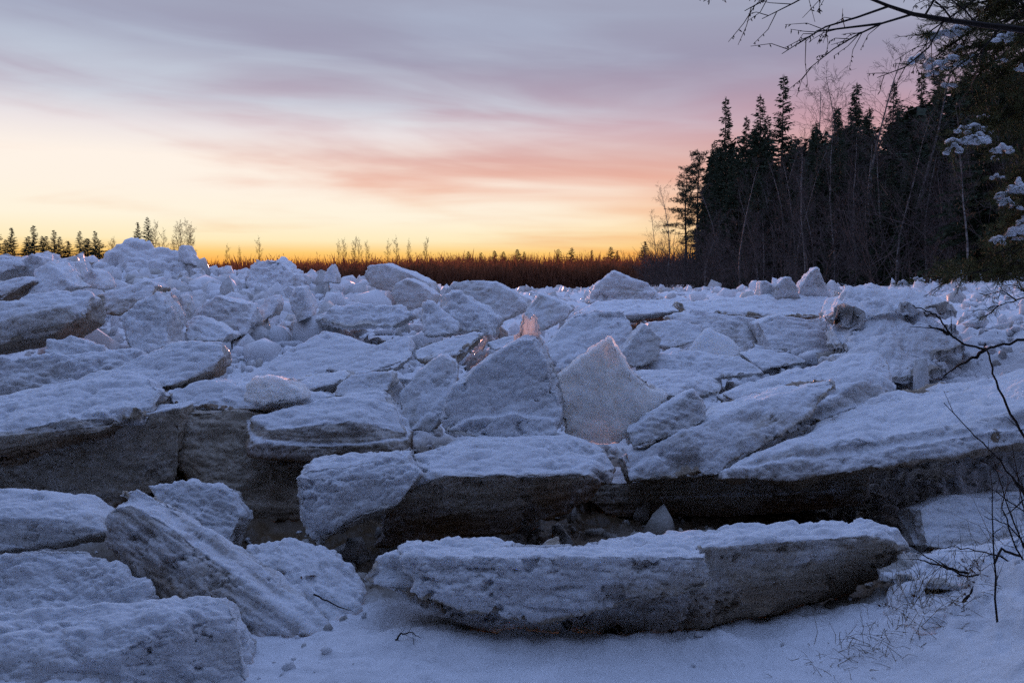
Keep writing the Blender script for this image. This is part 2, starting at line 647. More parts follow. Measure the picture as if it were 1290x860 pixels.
ice('ice_floe', 'snow crusted ice slab with dark brown underside in the middle just behind the front slab', 'ice slab', [
    ([(500, 578, 6.1), (590, 549, 6.35), (640, 556, 6.4), (720, 546, 6.4), (765, 563, 6.3), (780, 590, 6.15), (772, 612, 6.05), (560, 600, 5.85), (680, 598, 5.85), (740, 596, 5.9), (720, 645, 6.0), (640, 672, 6.0), (540, 682, 6.0), (470, 690, 6.0), (480, 620, 5.9)], (0.0, 0.45, -0.06))],
    'slab', frost=0.4, dirt=1.0, lump=1.3, flat=1)
ice('ice_block', 'crumbly snowy lump hanging at the left end of the snow crusted middle slab', 'ice block', [
    ([(368, 600, 5.75), (385, 586, 5.85), (430, 592, 5.85), (480, 585, 5.9), (515, 572, 5.95), (530, 600, 5.75), (500, 640, 5.65), (440, 655, 5.6), (400, 690, 5.65), (375, 660, 5.65)], (0.0, 0.3, 0.0))],
    'crumb', frost=0.62, dirt=0.7, lump=2.0, warp=1.8)
ice('ice_floe', 'tilted split ice slab of two layers sloping down to the right at left foreground', 'ice slab', [
    ([(148, 620, 5.15), (172, 613, 5.2), (215, 636, 5.15), (260, 668, 5.1), (330, 712, 5.0), (395, 768, 4.88), (422, 796, 4.8), (300, 735, 4.95), (215, 676, 5.08), (405, 806, 4.75)], (0.03, 0.2, -0.1)),
    ([(128, 655, 5.0), (138, 638, 5.03), (165, 633, 5.05), (205, 655, 5.0), (250, 692, 4.93), (300, 735, 4.9), (360, 775, 4.8), (405, 806, 4.72), (320, 815, 4.68), (240, 800, 4.72), (170, 750, 4.85), (138, 700, 4.95)], (0.04, 0.28, 0.0))],
    'slab', frost=0.42, dirt=0.75, flat=1, ns=(0.5, 0.1, 0.86))
ice('snow_covered_block', 'broad lumpy snow covered block with upright right edge in the near left corner', 'ice block', [
    ([(-60, 775, 4.3), (60, 772, 4.4), (130, 762, 4.5), (220, 750, 4.5), (295, 744, 4.5), (312, 775, 4.35), (325, 880, 4.15), (210, 790, 4.15), (150, 820, 4.0), (150, 900, 3.9), (-60, 900, 3.8), (-60, 830, 4.0)], (0.0, 0.3, -0.2))],
    'snowy', lump=1.8, frost=0.68, warp=1.3)
ice('snow_covered_block', 'low crumbly snow mound between the tilted split slab and the near left block', 'ice block', [
    ([(-60, 705, 4.9), (40, 690, 4.95), (110, 690, 4.95), (150, 715, 4.85), (190, 745, 4.7), (180, 775, 4.5), (60, 790, 4.4), (-60, 800, 4.4)], (0.0, 0.3, -0.25))],
    'crumb', lump=2.4, frost=0.8)
ice('ice_floe', 'snow topped slab at the left picture edge just above the crumbly snow mound', 'ice slab', [
    ([(-70, 618, 5.6), (20, 617, 5.6), (90, 630, 5.5), (128, 650, 5.4), (135, 672, 5.25), (60, 690, 5.1), (-70, 700, 5.1), (-60, 655, 5.15), (80, 655, 5.2)], (0.0, 0.4, -0.1))],
    'snowy', frost=0.55, dirt=0.5, lump=1.5)
ice('ice_block', 'dim snowy lump in the hollow right behind the top of the split slab', 'ice block', [
    ([(185, 612, 6.0), (240, 604, 6.1), (290, 615, 6.1), (305, 650, 5.9), (285, 690, 5.7), (215, 670, 5.7)], (0.0, 0.3, -0.1))],
    'crumb', frost=0.7)
ice('ice_block', 'low snowy lump with dead leaves on it right of the split slab', 'ice block', [
    ([(310, 690, 5.6), (360, 680, 5.6), (420, 690, 5.5), (450, 725, 5.3), (455, 770, 4.95), (410, 790, 4.75), (340, 730, 5.2)], (0.0, 0.3, -0.25))],
    'crumb', frost=0.75, lump=1.3)
ice('ice_block', 'grey frosted block deep in the hollow at right behind the bank', 'ice block', [
    ([(1155, 640, 6.3), (1200, 622, 6.4), (1330, 615, 6.4), (1340, 690, 6.0), (1220, 700, 5.9), (1165, 690, 6.0)], (0.0, 0.4, -0.1))],
    'frost', frost=0.45, dirt=0.3)

# ---- the brown wall of slabs on the left
ice('ice_floe', 'long snowy slab rising from the left edge over the brown hollow', 'ice slab', [
    ([(-80, 520, 6.9), (0, 498, 7.2), (60, 485, 7.4), (130, 468, 7.5), (190, 470, 7.2), (215, 490, 6.9), (185, 530, 6.6), (110, 552, 6.5), (0, 582, 6.4), (-80, 600, 6.3), (-80, 560, 6.25), (0, 545, 6.4), (100, 520, 6.55)], (0.0, 0.35, -0.12))],
    'slab', frost=0.42, dirt=0.9, lump=1.4, flat=1)
ice('ice_floe', 'wedge shaped slab tip pointing right above the brown hollow with a bright crystalline end', 'ice slab', [
    ([(110, 470, 7.6), (160, 455, 7.8), (215, 433, 8.0), (245, 430, 8.0), (283, 429, 7.9), (287, 447, 7.7), (270, 468, 7.5), (215, 488, 7.2), (150, 500, 7.2)], (0.0, 0.25, -0.08))],
    'slab', frost=0.35, dirt=0.55)
ice('ice_floe', 'big dark brown block under the long left slab', 'ice slab', [
    ([(-80, 585, 6.6), (60, 560, 6.65), (180, 520, 6.75), (235, 510, 6.8), (225, 610, 6.65), (130, 645, 6.5), (-80, 655, 6.5)], (0.0, 0.5, 0.0))],
    'brown')
ice('ice_floe', 'large brown block with a snowy upper face left of the centre', 'ice slab', [
    ([(300, 528, 6.7), (350, 520, 6.8), (395, 505, 6.95), (445, 492, 7.0), (488, 492, 7.0), (500, 520, 6.8), (518, 545, 6.6), (440, 532, 6.5), (330, 545, 6.5), (512, 578, 6.5), (420, 590, 6.42), (312, 575, 6.45)], (0.0, 0.45, -0.05))],
    'brown', frost=0.25, dirt=1.0, flat=1)
ice('ice_block', 'dark brown mass of ice under and left of the large brown block', 'ice block', [
    ([(222, 515, 6.9), (300, 512, 6.9), (330, 545, 6.75), (500, 560, 6.75), (500, 585, 6.65), (440, 650, 6.5), (340, 660, 6.5), (245, 630, 6.55), (205, 570, 6.8)], (0.0, 0.5, 0.0))],
    'brown', frost=0.0, snow=0.25, dirt=1.0, flat=1)
ice('ice_floe', 'thin snow dusted ledge of ice on top of the large brown block', 'ice slab', [
    ([(205, 495, 7.2), (250, 478, 7.4), (300, 490, 7.3), (400, 498, 7.1), (425, 500, 7.1), (400, 520, 6.9), (300, 522, 6.85), (215, 512, 6.95)], (0.0, 0.4, -0.03))],
    'slab', frost=0.3, dirt=0.8)
ice('ice_chunk', 'small pale squarish lump of ice sitting on the brown ledge', 'ice chunk', [
    ([(310, 488, 6.95), (316, 475, 6.98), (332, 471, 7.0), (358, 476, 6.98), (372, 484, 6.95), (380, 500, 6.85), (345, 508, 6.8), (306, 506, 6.82)], (0.05, 0.18, -0.02))],
    'plate', frost=0.25, dirt=0.0, snow=0.6, smooth=3, warp=2.2, chip=1.5, flat=1)
ice('ice_floe', 'flat slab over a small dark gap between the squarish lump and the long snowy plate', 'ice slab', [
    ([(372, 476, 7.5), (430, 467, 7.7), (445, 472, 7.6), (432, 482, 7.4), (385, 494, 7.2), (372, 492, 7.2)], (0.0, 0.3, -0.02))],
    'frost', frost=0.35)
ice('ice_floe', 'short wedge slab with a straight broken right end above the large brown block', 'ice slab', [
    ([(418, 488, 7.2), (440, 472, 7.35), (497, 467, 7.35), (498, 482, 7.25), (480, 498, 7.1), (420, 500, 7.1)], (0.0, 0.28, -0.03))],
    'frost', frost=0.3, dirt=0.5)
ice('ice_block', 'rounded frosty boulder of ice left of the pale upright centre block', 'ice block', [
    ([(498, 500, 7.2), (520, 478, 7.4), (538, 465, 7.5), (545, 450, 7.55), (560, 444, 7.6), (574, 452, 7.55), (578, 480, 7.4), (572, 510, 7.1), (545, 545, 6.9), (505, 540, 6.9)], (0.0, 0.4, -0.05))],
    'frost', frost=0.45, dirt=0.5)

# ---- the upright pair in the centre
ice('ice_block', 'pale upright snowy block with a pointed top in the centre of the pile', 'ice block', [
    ([(553, 532, 6.75), (562, 504, 6.82), (578, 482, 6.88), (606, 458, 6.95), (640, 440, 7.0), (653, 426, 7.02), (672, 425, 7.02), (685, 446, 6.98), (701, 486, 6.88), (709, 520, 6.8), (705, 546, 6.72), (660, 553, 6.7), (600, 556, 6.7), (563, 548, 6.72)], (0.06, 0.3, 0.02)),
    ([(556, 545, 6.66), (590, 528, 6.7), (650, 520, 6.7), (700, 530, 6.7), (706, 552, 6.62), (630, 560, 6.6)], (0.0, 0.15, 0.0))],
    'snowy', frost=0.85, layer=1.2, warp=1.1, chip=1.2, flat=1, plates=0)
ice('ice_chunk', 'glowing pink crystal of clear ice on the tip of the pale centre block', 'ice chunk', [
    ([(652, 436, 7.2), (653, 410, 7.22), (659, 396, 7.24), (666, 400, 7.24), (664, 436, 7.2)], (0.01, 0.07, 0.0)),
    ([(660, 438, 7.22), (663, 405, 7.22), (671, 395, 7.24), (677, 400, 7.24), (674, 438, 7.2)], (0.01, 0.08, 0.0)),
    ([(668, 440, 7.2), (671, 414, 7.22), (679, 408, 7.22), (684, 440, 7.2)], (0.0, 0.06, 0.0)),
    ([(646, 440, 7.22), (648, 422, 7.24), (654, 418, 7.24), (656, 440, 7.22)], (0.0, 0.06, 0.0))],
    'clear', mat='crystal', smooth=1, warp=3.0, lump=1.5, flat=1, vox=0.008)
ice('ice_chunk', 'cluster of small glassy shards behind the left shoulder of the pale centre block', 'ice chunk', [
    ([(578, 462, 7.5), (590, 445, 7.6), (610, 424, 7.7), (613, 430, 7.7), (605, 455, 7.5)], (0.03, 0.08, 0.0)),
    ([(580, 468, 7.4), (592, 448, 7.4), (600, 452, 7.4), (612, 445, 7.5), (600, 470, 7.3)], (0.03, 0.1, 0.0))],
    'clear', smooth=1, warp=2.5)
ice('ice_plate', 'smooth grey triangular plate of ice standing right of the pale centre block', 'ice plate', [
    ([(699, 476, 7.2), (722, 460, 7.25), (750, 435, 7.3), (763, 425, 7.3), (772, 426, 7.3), (781, 442, 7.3), (797, 474, 7.2), (806, 520, 7.1), (780, 562, 7.0), (712, 560, 7.0), (705, 520, 7.1)], (0.02, 0.14, 0.03)),
    ([(792, 468, 7.22), (815, 486, 7.18), (840, 500, 7.15), (830, 532, 7.05), (790, 562, 7.0), (790, 500, 7.12)], (0.02, 0.12, 0.02))],
    'plate', frost=0.2, dirt=0.1, snow=0.8, flat=1, warp=0.75, chip=0.8)
ice('ice_block', 'layered block with three stepped edges leaning against the smooth triangular plate', 'ice block', [
    ([(780, 548, 6.75), (830, 515, 6.9), (876, 491, 7.0), (892, 510, 6.95), (893, 530, 6.8), (870, 545, 6.65), (790, 570, 6.55)], (0.03, 0.3, 0.0))],
    'frost', frost=0.5, layer=0.9, ns=(0.25, 0.3, 0.9))
# ---- right hand diagonals
ice('ice_floe', 'diagonal brown faced slab rising to the right with a crystalline upper end', 'ice slab', [
    ([(778, 575, 6.5), (860, 545, 6.6), (900, 530, 6.8), (960, 500, 7.1), (1020, 480, 7.4), (1058, 473, 7.5), (1060, 490, 7.3), (1020, 525, 6.95), (960, 565, 6.55), (905, 600, 6.3), (790, 608, 6.3), (900, 508, 7.5), (1000, 478, 7.8)], (0.02, 0.3, -0.08))],
    'slab', frost=0.38, dirt=0.7, lump=1.2)
ice('ice_floe', 'upper diagonal slab with a thick snowy top and a dark jagged end pointing right', 'ice slab', [
    ([(900, 496, 7.9), (940, 480, 8.2), (1000, 463, 8.5), (1080, 444, 8.8), (1112, 442, 8.8), (1130, 468, 8.4), (1132, 492, 8.0), (1095, 530, 7.6), (1050, 540, 7.4), (1000, 530, 7.3), (950, 530, 7.3), (1090, 480, 7.9)], (0.05, 0.35, -0.1))],
    'slab', frost=0.55, dirt=0.6, lump=1.4, layer=1.2)
ice('ice_floe', 'very broad right hand slab with a wide snowy top roofing the long dark hollow', 'ice slab', [
    ([(915, 590, 6.25), (1000, 565, 6.3), (1100, 548, 6.3), (1200, 530, 6.3), (1360, 500, 6.3), (1370, 545, 6.2), (1200, 565, 6.2), (1060, 592, 6.15), (1000, 606, 6.15), (910, 604, 6.2),
      (1020, 530, 7.2), (1120, 492, 8.0), (1200, 485, 8.6), (1370, 452, 9.2)], (0.0, 0.25, -0.12)),
    ([(1120, 500, 8.0), (1180, 478, 8.8), (1290, 478, 8.8), (1380, 470, 8.8), (1370, 520, 7.3), (1120, 540, 7.0)], (0, 0.3, -0.1))],
    'slab', frost=0.6, dirt=0.7, lump=1.4)
ice('ice_floe', 'dark stained beam of ice deep under the broad right hand slab', 'ice slab', [
    ([(700, 610, 6.9), (900, 600, 7.0), (1120, 590, 7.0), (1100, 640, 6.8), (900, 655, 6.8), (760, 655, 6.8)], (0.0, 0.5, 0.0))],
    'brown')
ice('ice_floe', 'slab with flat snowy top and rounded brown right end behind the layered stepped block', 'ice slab', [
    ([(795, 462, 8.6), (860, 463, 8.7), (895, 470, 8.6), (912, 482, 8.4), (908, 498, 8.1), (880, 505, 7.9), (850, 500, 7.8), (800, 492, 7.9), (870, 478, 8.1)], (0.0, 0.35, -0.08))],
    'frost', frost=0.6, dirt=0.6)

# ---- middle distance, right
ice('ice_block', 'massive pale block with thin layered top edges in front of the pines at right', 'ice block', [
    ([(1047, 394, 11.0), (1058, 372, 11.5), (1072, 361, 11.9), (1150, 363, 12.0), (1205, 380, 11.7), (1219, 396, 11.2), (1150, 390, 10.9), (1060, 404, 10.8)], (0.0, 0.6, -0.08)),
    ([(1052, 408, 10.8), (1085, 392, 11.1), (1180, 394, 11.1), (1224, 412, 10.9), (1228, 440, 10.4), (1180, 452, 10.1), (1110, 436, 10.2), (1054, 438, 10.3)], (0.0, 0.5, -0.05)),
    ([(1046, 442, 10.2), (1100, 432, 10.3), (1190, 444, 10.2), (1208, 470, 9.8), (1140, 482, 9.6), (1050, 472, 9.8)], (0.0, 0.6, -0.08))],
    'frost', frost=0.6, dirt=0.7, layer=1.2, ns=(0.1, -0.1, 0.99), flat=1, plates=2, jit=.07)
ice('ice_floe', 'wide flat slab with a dark front edge carrying three white shards', 'ice slab', [
    ([(845, 380, 14), (880, 376, 14.5), (960, 373, 15), (1048, 373, 15), (1050, 400, 13.2), (1000, 402, 13.0), (950, 400, 13.0), (860, 396, 13.2)], (0.0, 0.6, -0.05))],
    'slab', frost=0.3, dirt=0.5)
ice('ice_floe', 'brown faced slab just below the wide flat slab at its left end', 'ice slab', [
    ([(838, 396, 13), (870, 390, 13.2), (960, 400, 12.8), (978, 430, 12.2), (955, 446, 11.8), (890, 425, 12.2), (842, 412, 12.6)], (0.0, 0.5, -0.05))],
    'slab', frost=0.2, dirt=0.7)
ice('ice_block', 'snowy block filling the space beneath the wide flat slab beside the massive pale block', 'ice block', [
    ([(952, 405, 12.4), (980, 394, 12.6), (1048, 402, 12.4), (1050, 445, 11.4), (1010, 448, 11.3), (972, 445, 11.4)], (0.0, 0.5, -0.05))],
    'snowy')
ice('ice_shard', 'squat white shard, lowest and leftmost of three on the wide flat slab', 'ice shard', [
    ([(957, 376, 14.4), (957, 354, 14.4), (964, 353, 14.4), (985, 362, 14.4), (985, 378, 14.4)], (0.0, 0.3, 0.0))], 'snowy', snow=1)
ice('ice_shard', 'rounded white shard in the middle of three on the wide flat slab', 'ice shard', [
    ([(976, 377, 14.2), (978, 358, 14.2), (988, 349, 14.2), (997, 349, 14.2), (1007, 363, 14.2), (1010, 378, 14.2)], (0.0, 0.3, 0.0))], 'snowy')
ice('ice_shard', 'tallest white shard with a leaning pointed tip on the wide flat slab', 'ice shard', [
    ([(1003, 378, 14.3), (1008, 360, 14.3), (1020, 342, 14.3), (1032, 333, 14.3), (1036, 345, 14.3), (1045, 362, 14.3), (1052, 378, 14.3)], (0.0, 0.35, 0.0))], 'snowy')
ice('ice_plate', 'thin pale triangular plate lying before the brown faced slab right of centre', 'ice plate', [
    ([(862, 446, 10.6), (880, 425, 11.0), (892, 412, 11.3), (920, 425, 11.2), (936, 440, 10.8), (925, 456, 10.2), (870, 460, 10.2)], (0.0, 0.2, -0.03))],
    'plate', frost=0.65)
ice('ice_block', 'greenish rounded block beside the thin pale triangular plate', 'ice block', [
    ([(800, 430, 10.8), (815, 405, 11.4), (850, 402, 11.6), (888, 408, 11.4), (892, 425, 10.9), (870, 435, 10.7), (840, 440, 10.5)], (0.0, 0.5, -0.05))],
    'grey', frost=0.35)
ice('ice_floe', 'broad low snow slab between the triangular plates right of centre', 'ice slab', [
    ([(800, 465, 9.3), (815, 445, 9.8), (870, 440, 10.2), (935, 448, 10.0), (965, 470, 9.4), (900, 480, 9.0), (820, 478, 9.0)], (0.0, 0.5, -0.08))],
    'snowy')
ice('ice_floe', 'low snowy slab left of the upper diagonal slab', 'ice slab', [
    ([(930, 445, 10.8), (950, 435, 11.2), (1000, 448, 11.0), (1020, 455, 10.6), (960, 468, 10.0)], (0.0, 0.4, -0.08))], 'snowy')
ice('ice_block', 'snowy mound with a grainy rim behind the smooth triangular plate', 'ice block', [
    ([(678, 440, 9.8), (700, 415, 10.4), (715, 398, 10.8), (745, 388, 11.0), (790, 390, 11.0), (800, 410, 10.6), (805, 440, 9.9), (790, 465, 9.3), (700, 470, 9.2)], (0.0, 0.6, -0.1))],
    'snowy', lump=1.3)
ice('ice_block', 'small greenish upright lump just right of the snowy mound behind the triangular plate', 'ice block', [
    ([(776, 450, 9.4), (798, 425, 9.7), (812, 405, 9.9), (835, 425, 9.7), (830, 455, 9.3), (800, 465, 9.2)], (0.0, 0.3, 0.0))], 'grey', frost=0.4)
ice('ice_block', 'stacked snowy block with a stepped summit standing out against the far brush', 'ice block', [
    ([(738, 378, 17), (748, 360, 17), (765, 350, 17), (775, 342, 17), (790, 346, 17), (800, 357, 17), (818, 355, 17), (834, 370, 17), (838, 382, 16.5), (740, 384, 16.5)], (0.0, 0.9, 0.0))],
    'snowy', layer=1.0)
ice('ice_floe', 'gently sloping snow slab below the stepped summit block', 'ice slab', [
    ([(725, 392, 14.5), (750, 378, 16), (840, 376, 16.5), (880, 374, 17), (870, 392, 14), (800, 398, 13.5), (740, 400, 13.5)], (0.0, 0.8, -0.15))],
    'snowy')

# ---- middle distance, centre and left
ice('ice_block', 'biggest rounded pale slab in the centre rising over the far brush line', 'ice block', [
    ([(550, 372, 13.4), (570, 356, 13.6), (590, 352, 13.6), (625, 356, 13.6), (645, 366, 13.4), (664, 380, 13.2), (668, 388, 13.0), (640, 402, 12.7), (600, 420, 12.3), (556, 410, 12.5)], (0.1, 0.7, 0.0))],
    'grey', frost=0.3, snow=0.9)
ice('ice_block', 'knobbly frosted lump in front of the biggest rounded pale slab', 'ice block', [
    ([(556, 392, 12), (562, 372, 12.2), (580, 368, 12.2), (592, 375, 12.2), (612, 388, 12.1), (632, 402, 11.8), (625, 424, 11.2), (570, 420, 11.3)], (0.0, 0.3, 0.0))],
    'crumb', frost=0.6, lump=1.5, warp=2.2)
ice('ice_block', 'dark sided wedge with a white rim right of the biggest rounded slab', 'ice block', [
    ([(652, 405, 12), (665, 382, 12.3), (678, 368, 12.5), (700, 376, 12.4), (722, 390, 12.2), (715, 402, 11.9), (690, 415, 11.5), (660, 422, 11.4)], (0.05, 0.4, 0.0))],
    'grey', frost=0.25)
ice('ice_floe', 'long leaning slab with a smooth pale face standing highest in the centre left skyline', 'ice slab', [
    ([(458, 348, 18), (462, 334, 18), (485, 332, 18), (515, 343, 18), (540, 355, 18), (548, 368, 18), (520, 376, 17.6), (465, 362, 17.6)], (0.1, 0.6, 0.0))],
    'grey', frost=0.35, warp=0.7)
ice('ice_block', 'rounded pentagonal block in front of the long leaning skyline slab', 'ice block', [
    ([(490, 370, 15), (497, 358, 15), (512, 350, 15), (530, 358, 15), (550, 372, 15), (545, 386, 14.7), (500, 392, 14.5)], (0.05, 0.5, 0.0))],
    'grey', frost=0.35, warp=0.7)
ice('ice_floe', 'long smooth snowy plate sloping down to the left in front of the frozen jumble', 'ice slab', [
    ([(268, 490, 8.2), (320, 462, 8.8), (370, 435, 9.6), (405, 414, 10.2), (430, 418, 10.2), (462, 428, 9.8), (500, 440, 9.2), (510, 455, 8.7), (470, 470, 8.3), (400, 485, 8.0), (300, 496, 7.9)], (0.0, 0.3, -0.12))],
    'snowy', frost=0.75, layer=0.3, warp=0.6, lump=0.7)
ice('ice_floe', 'second narrower snowy plate lying on the right part of the long smooth plate', 'ice slab', [
    ([(400, 468, 8.4), (440, 448, 9.0), (485, 428, 9.6), (515, 420, 9.9), (524, 430, 9.6), (522, 450, 8.9), (500, 465, 8.4), (440, 478, 8.2)], (0.0, 0.2, -0.05))],
    'snowy', layer=0.4, warp=0.7)
ice('ice_floe', 'slab with a dark triangular side showing left of the glassy shards', 'ice slab', [
    ([(520, 441, 9.2), (560, 426, 9.6), (600, 417, 9.8), (610, 420, 9.7), (590, 440, 9.0), (574, 455, 8.7), (535, 459, 8.6), (524, 452, 8.8)], (0.02, 0.3, -0.05))],
    'slab', frost=0.25, dirt=0.5)
ice('ice_floe', 'thin slab peeking out between the glassy shards and the pink crystal', 'ice slab', [
    ([(612, 432, 9.4), (640, 424, 9.6), (662, 422, 9.6), (660, 436, 9.2), (620, 442, 9.0)], (0.0, 0.3, -0.04))], 'frost')
ice('ice_floe', 'thick slab with a bright snowy top at the far left edge', 'ice slab', [
    ([(-80, 400, 9.2), (0, 380, 9.6), (60, 368, 10), (112, 363, 10.2), (118, 372, 9.9), (110, 400, 9.3), (60, 425, 8.8), (-80, 450, 8.5), (-80, 420, 8.6), (80, 388, 9.2)], (0.0, 0.5, -0.1))],
    'slab', frost=0.32, dirt=0.5)
ice('ice_floe', 'slab with a brown face and frosty broken right end beside the thick left edge slab', 'ice slab', [
    ([(112, 372, 10.3), (150, 360, 10.8), (190, 353, 11), (198, 360, 10.9), (190, 378, 10.4), (150, 398, 10.0), (125, 395, 10.0)], (0.0, 0.4, -0.04))],
    'slab', frost=0.2, dirt=0.6)
ice('ice_block', 'crumbly frosted boulder below the brown faced slab on the left', 'ice block', [
    ([(150, 400, 9.6), (170, 385, 10), (195, 366, 10.3), (208, 378, 10.2), (216, 400, 9.9), (210, 440, 9.2), (175, 450, 9.0), (155, 430, 9.2)], (0.0, 0.5, 0.0))],
    'crumb', frost=0.6, lump=1.6, warp=1.6)
ice('ice_block', 'low crumbly lump under the thick slab at the far left', 'ice block', [
    ([(60, 430, 9.2), (90, 422, 9.4), (130, 436, 9.1), (132, 455, 8.8), (90, 470, 8.5), (50, 455, 8.7)], (0.0, 0.4, -0.1))], 'crumb', frost=0.55)
ice('ice_block', 'broad crumbly slope block under the far left slabs', 'ice block', [
    ([(-80, 455, 8.6), (40, 450, 8.7), (130, 450, 8.8), (170, 440, 9.1), (200, 455, 8.7), (120, 500, 8.0), (-80, 520, 7.8)], (0.0, 0.5, -0.2))], 'crumb', frost=0.5, lump=2.0, warp=1.6, dirt=0.5)
ice('ice_block', 'rounded grey block topmost at the far left skyline', 'ice block', [
    ([(18, 345, 13), (25, 328, 13), (40, 319, 13), (52, 322, 13), (62, 338, 13), (60, 352, 12.8)], (0.0, 0.5, -0.05))], 'snowy')
ice('ice_floe', 'flat snowy slab at the left picture edge below the skyline', 'ice slab', [
    ([(-80, 330, 13), (0, 321, 13.2), (22, 322, 13.2), (30, 335, 12.8), (0, 345, 12.4), (-80, 352, 12)], (0.0, 0.6, -0.1))], 'snowy')
ice('ice_floe', 'narrow snowy slab pointing right above the thick left edge slab', 'ice slab', [
    ([(-80, 372, 11), (0, 356, 11.4), (40, 349, 11.6), (42, 356, 11.3), (0, 376, 10.8), (-80, 392, 10.3)], (0.0, 0.5, -0.06))], 'slab', frost=0.4)
ice('ice_block', 'broad pointed block of pale ice above the thick left edge slab', 'ice block', [
    ([(36, 355, 11.5), (42, 338, 11.7), (60, 328, 11.8), (68, 336, 11.8), (82, 346, 11.6), (96, 362, 11.2), (60, 376, 10.8), (35, 376, 10.8)], (0.0, 0.5, 0.0))], 'frost', frost=0.55)
ice('ice_block', 'pale fin shaped block standing right of the broad pointed left block', 'ice block', [
    ([(103, 362, 12.5), (104, 345, 12.6), (112, 337, 12.6), (122, 342, 12.6), (136, 360, 12.4), (130, 366, 12.2)], (0.0, 0.4, 0.0))], 'snowy')
ice('ice_block', 'small double knobbed block on the left skyline below the spruces', 'ice block', [
    ([(74, 345, 15), (80, 331, 15), (90, 328, 15), (94, 338, 15), (95, 352, 14.6), (80, 352, 14.6)], (0.0, 0.5, 0.0))], 'snowy')
ice('ice_block', 'high snowy hump under the two dark spruces on the left skyline', 'ice block', [
    ([(100, 348, 22), (135, 322, 23), (150, 314, 23), (164, 305, 23), (170, 314, 23), (200, 318, 23), (245, 325, 23), (250, 345, 22), (180, 355, 21)], (0.0, 1.6, -0.3))], 'crumb', vox=0.045, warp=2.2)
ice('ice_block', 'stubby tower of ice highest on the left skyline', 'ice block', [
    ([(222, 330, 22.5), (224, 309, 22.5), (231, 307, 22.5), (238, 325, 22.5), (246, 336, 22)], (0.0, 0.7, 0.0))], 'snowy')
ice('ice_block', 'pointed upright block of ice standing before the jumble left of the leaning snow block', 'ice block', [
    ([(210, 404, 11.5), (217, 385, 11.6), (227, 368, 11.7), (233, 380, 11.6), (236, 408, 11.3)], (0.0, 0.35, 0.0))], 'frost', frost=0.55)
ice('ice_block', 'wide pale block with a horn at its left behind the ribbed wedge', 'ice block', [
    ([(240, 405, 12), (248, 385, 12.1), (270, 372, 12.2), (278, 384, 12.2), (312, 382, 12.2), (320, 405, 12), (310, 422, 11.6), (262, 420, 11.6)], (0.0, 0.5, 0.0))], 'frost', frost=0.6)
ice('ice_floe', 'ribbed wedge shaped block with a sharp ridge before the wide pale block', 'ice slab', [
    ([(232, 410, 10.4), (240, 397, 10.7), (252, 398, 10.7), (275, 410, 10.4), (293, 420, 10.2), (280, 432, 9.8), (235, 430, 9.8)], (0.0, 0.4, -0.03))], 'frost', layer=1.5, frost=0.45)
ice('ice_block', 'tall leaning snow block standing alone in the jumble left of centre', 'ice block', [
    ([(364, 375, 12.6), (370, 361, 12.6), (380, 359, 12.6), (388, 372, 12.6), (395, 385, 12.5), (393, 402, 12.2), (372, 410, 12)], (0.0, 0.4, 0.0))], 'snowy')
ice('ice_block', 'small sloping snow block left of the tall leaning one', 'ice block', [
    ([(322, 392, 12.8), (332, 378, 13), (345, 370, 13), (352, 382, 12.8), (345, 398, 12.4), (330, 405, 12.2)], (0.0, 0.4, 0.0))], 'snowy')
ice('ice_floe', 'ragged slab of rough ice with a dark underside behind the long smooth plate', 'ice slab', [
    ([(395, 404, 12), (420, 388, 12.3), (455, 384, 12.5), (500, 386, 12.5), (520, 398, 12.2), (495, 412, 11.6), (430, 415, 11.4)], (0.0, 0.5, -0.05))], 'crumb', frost=0.6, warp=1.8)
ice('ice_block', 'castle like snowy heap rising in the skyline between spruces and leaning slab', 'ice block', [
    ([(308, 352, 20), (312, 334, 20.3), (325, 324, 20.5), (348, 322, 20.5), (356, 338, 20.3), (372, 345, 20), (372, 366, 19.4), (320, 370, 19.2)], (0.0, 1.2, -0.1))], 'crumb', warp=2.4)
ice('ice_block', 'small thumb of snow jutting out of the skyline left of the leaning slab', 'ice block', [
    ([(408, 348, 20), (412, 337, 20), (418, 331, 20), (424, 346, 20), (424, 358, 19.6), (405, 358, 19.6)], (0.0, 0.5, 0.0))], 'snowy')
ice('ice_block', 'rough chunk with a dark hollow beside it in front of the pentagonal block', 'ice block', [
    ([(528, 400, 11.6), (538, 378, 11.9), (548, 380, 11.9), (560, 395, 11.7), (580, 408, 11.4), (575, 420, 11), (535, 425, 10.9)], (0.0, 0.4, -0.05))], 'crumb', frost=0.6, warp=1.8)


# ---- loose blocks of the jumble, farther out and between the big ones
protos = []
THIN = set()
for k in range(14):
    sx, sy, sz = [(1.0, .8, .55), (1.2, .8, .3), (.6, .6, .9), (1.0, 1.0, .4), (.8, .5, .7)][k % 5]
    pts = []
    for j in range(13):
        v = rng.normal(size=3)
        v /= np.abs(v).max() ** 0.8 * np.linalg.norm(v) ** 0.2
        pts.append(tuple(v * np.array([sx, sy, sz]) * 0.5 * rng.uniform(0.75, 1.0)))
    V, F = hull_mesh(layered(pts, 3, .09))
    st = dict(STY[['snowy', 'frost', 'crumb', 'snowy', 'slab'][(k * 3) % 5]])
    st['warp'] = 1.5
    st['lump'] = .7
    nm = sculpt(V, F, 0.022, st)
    nm.name = 'ice_block'
    protos.append((nm, sz))

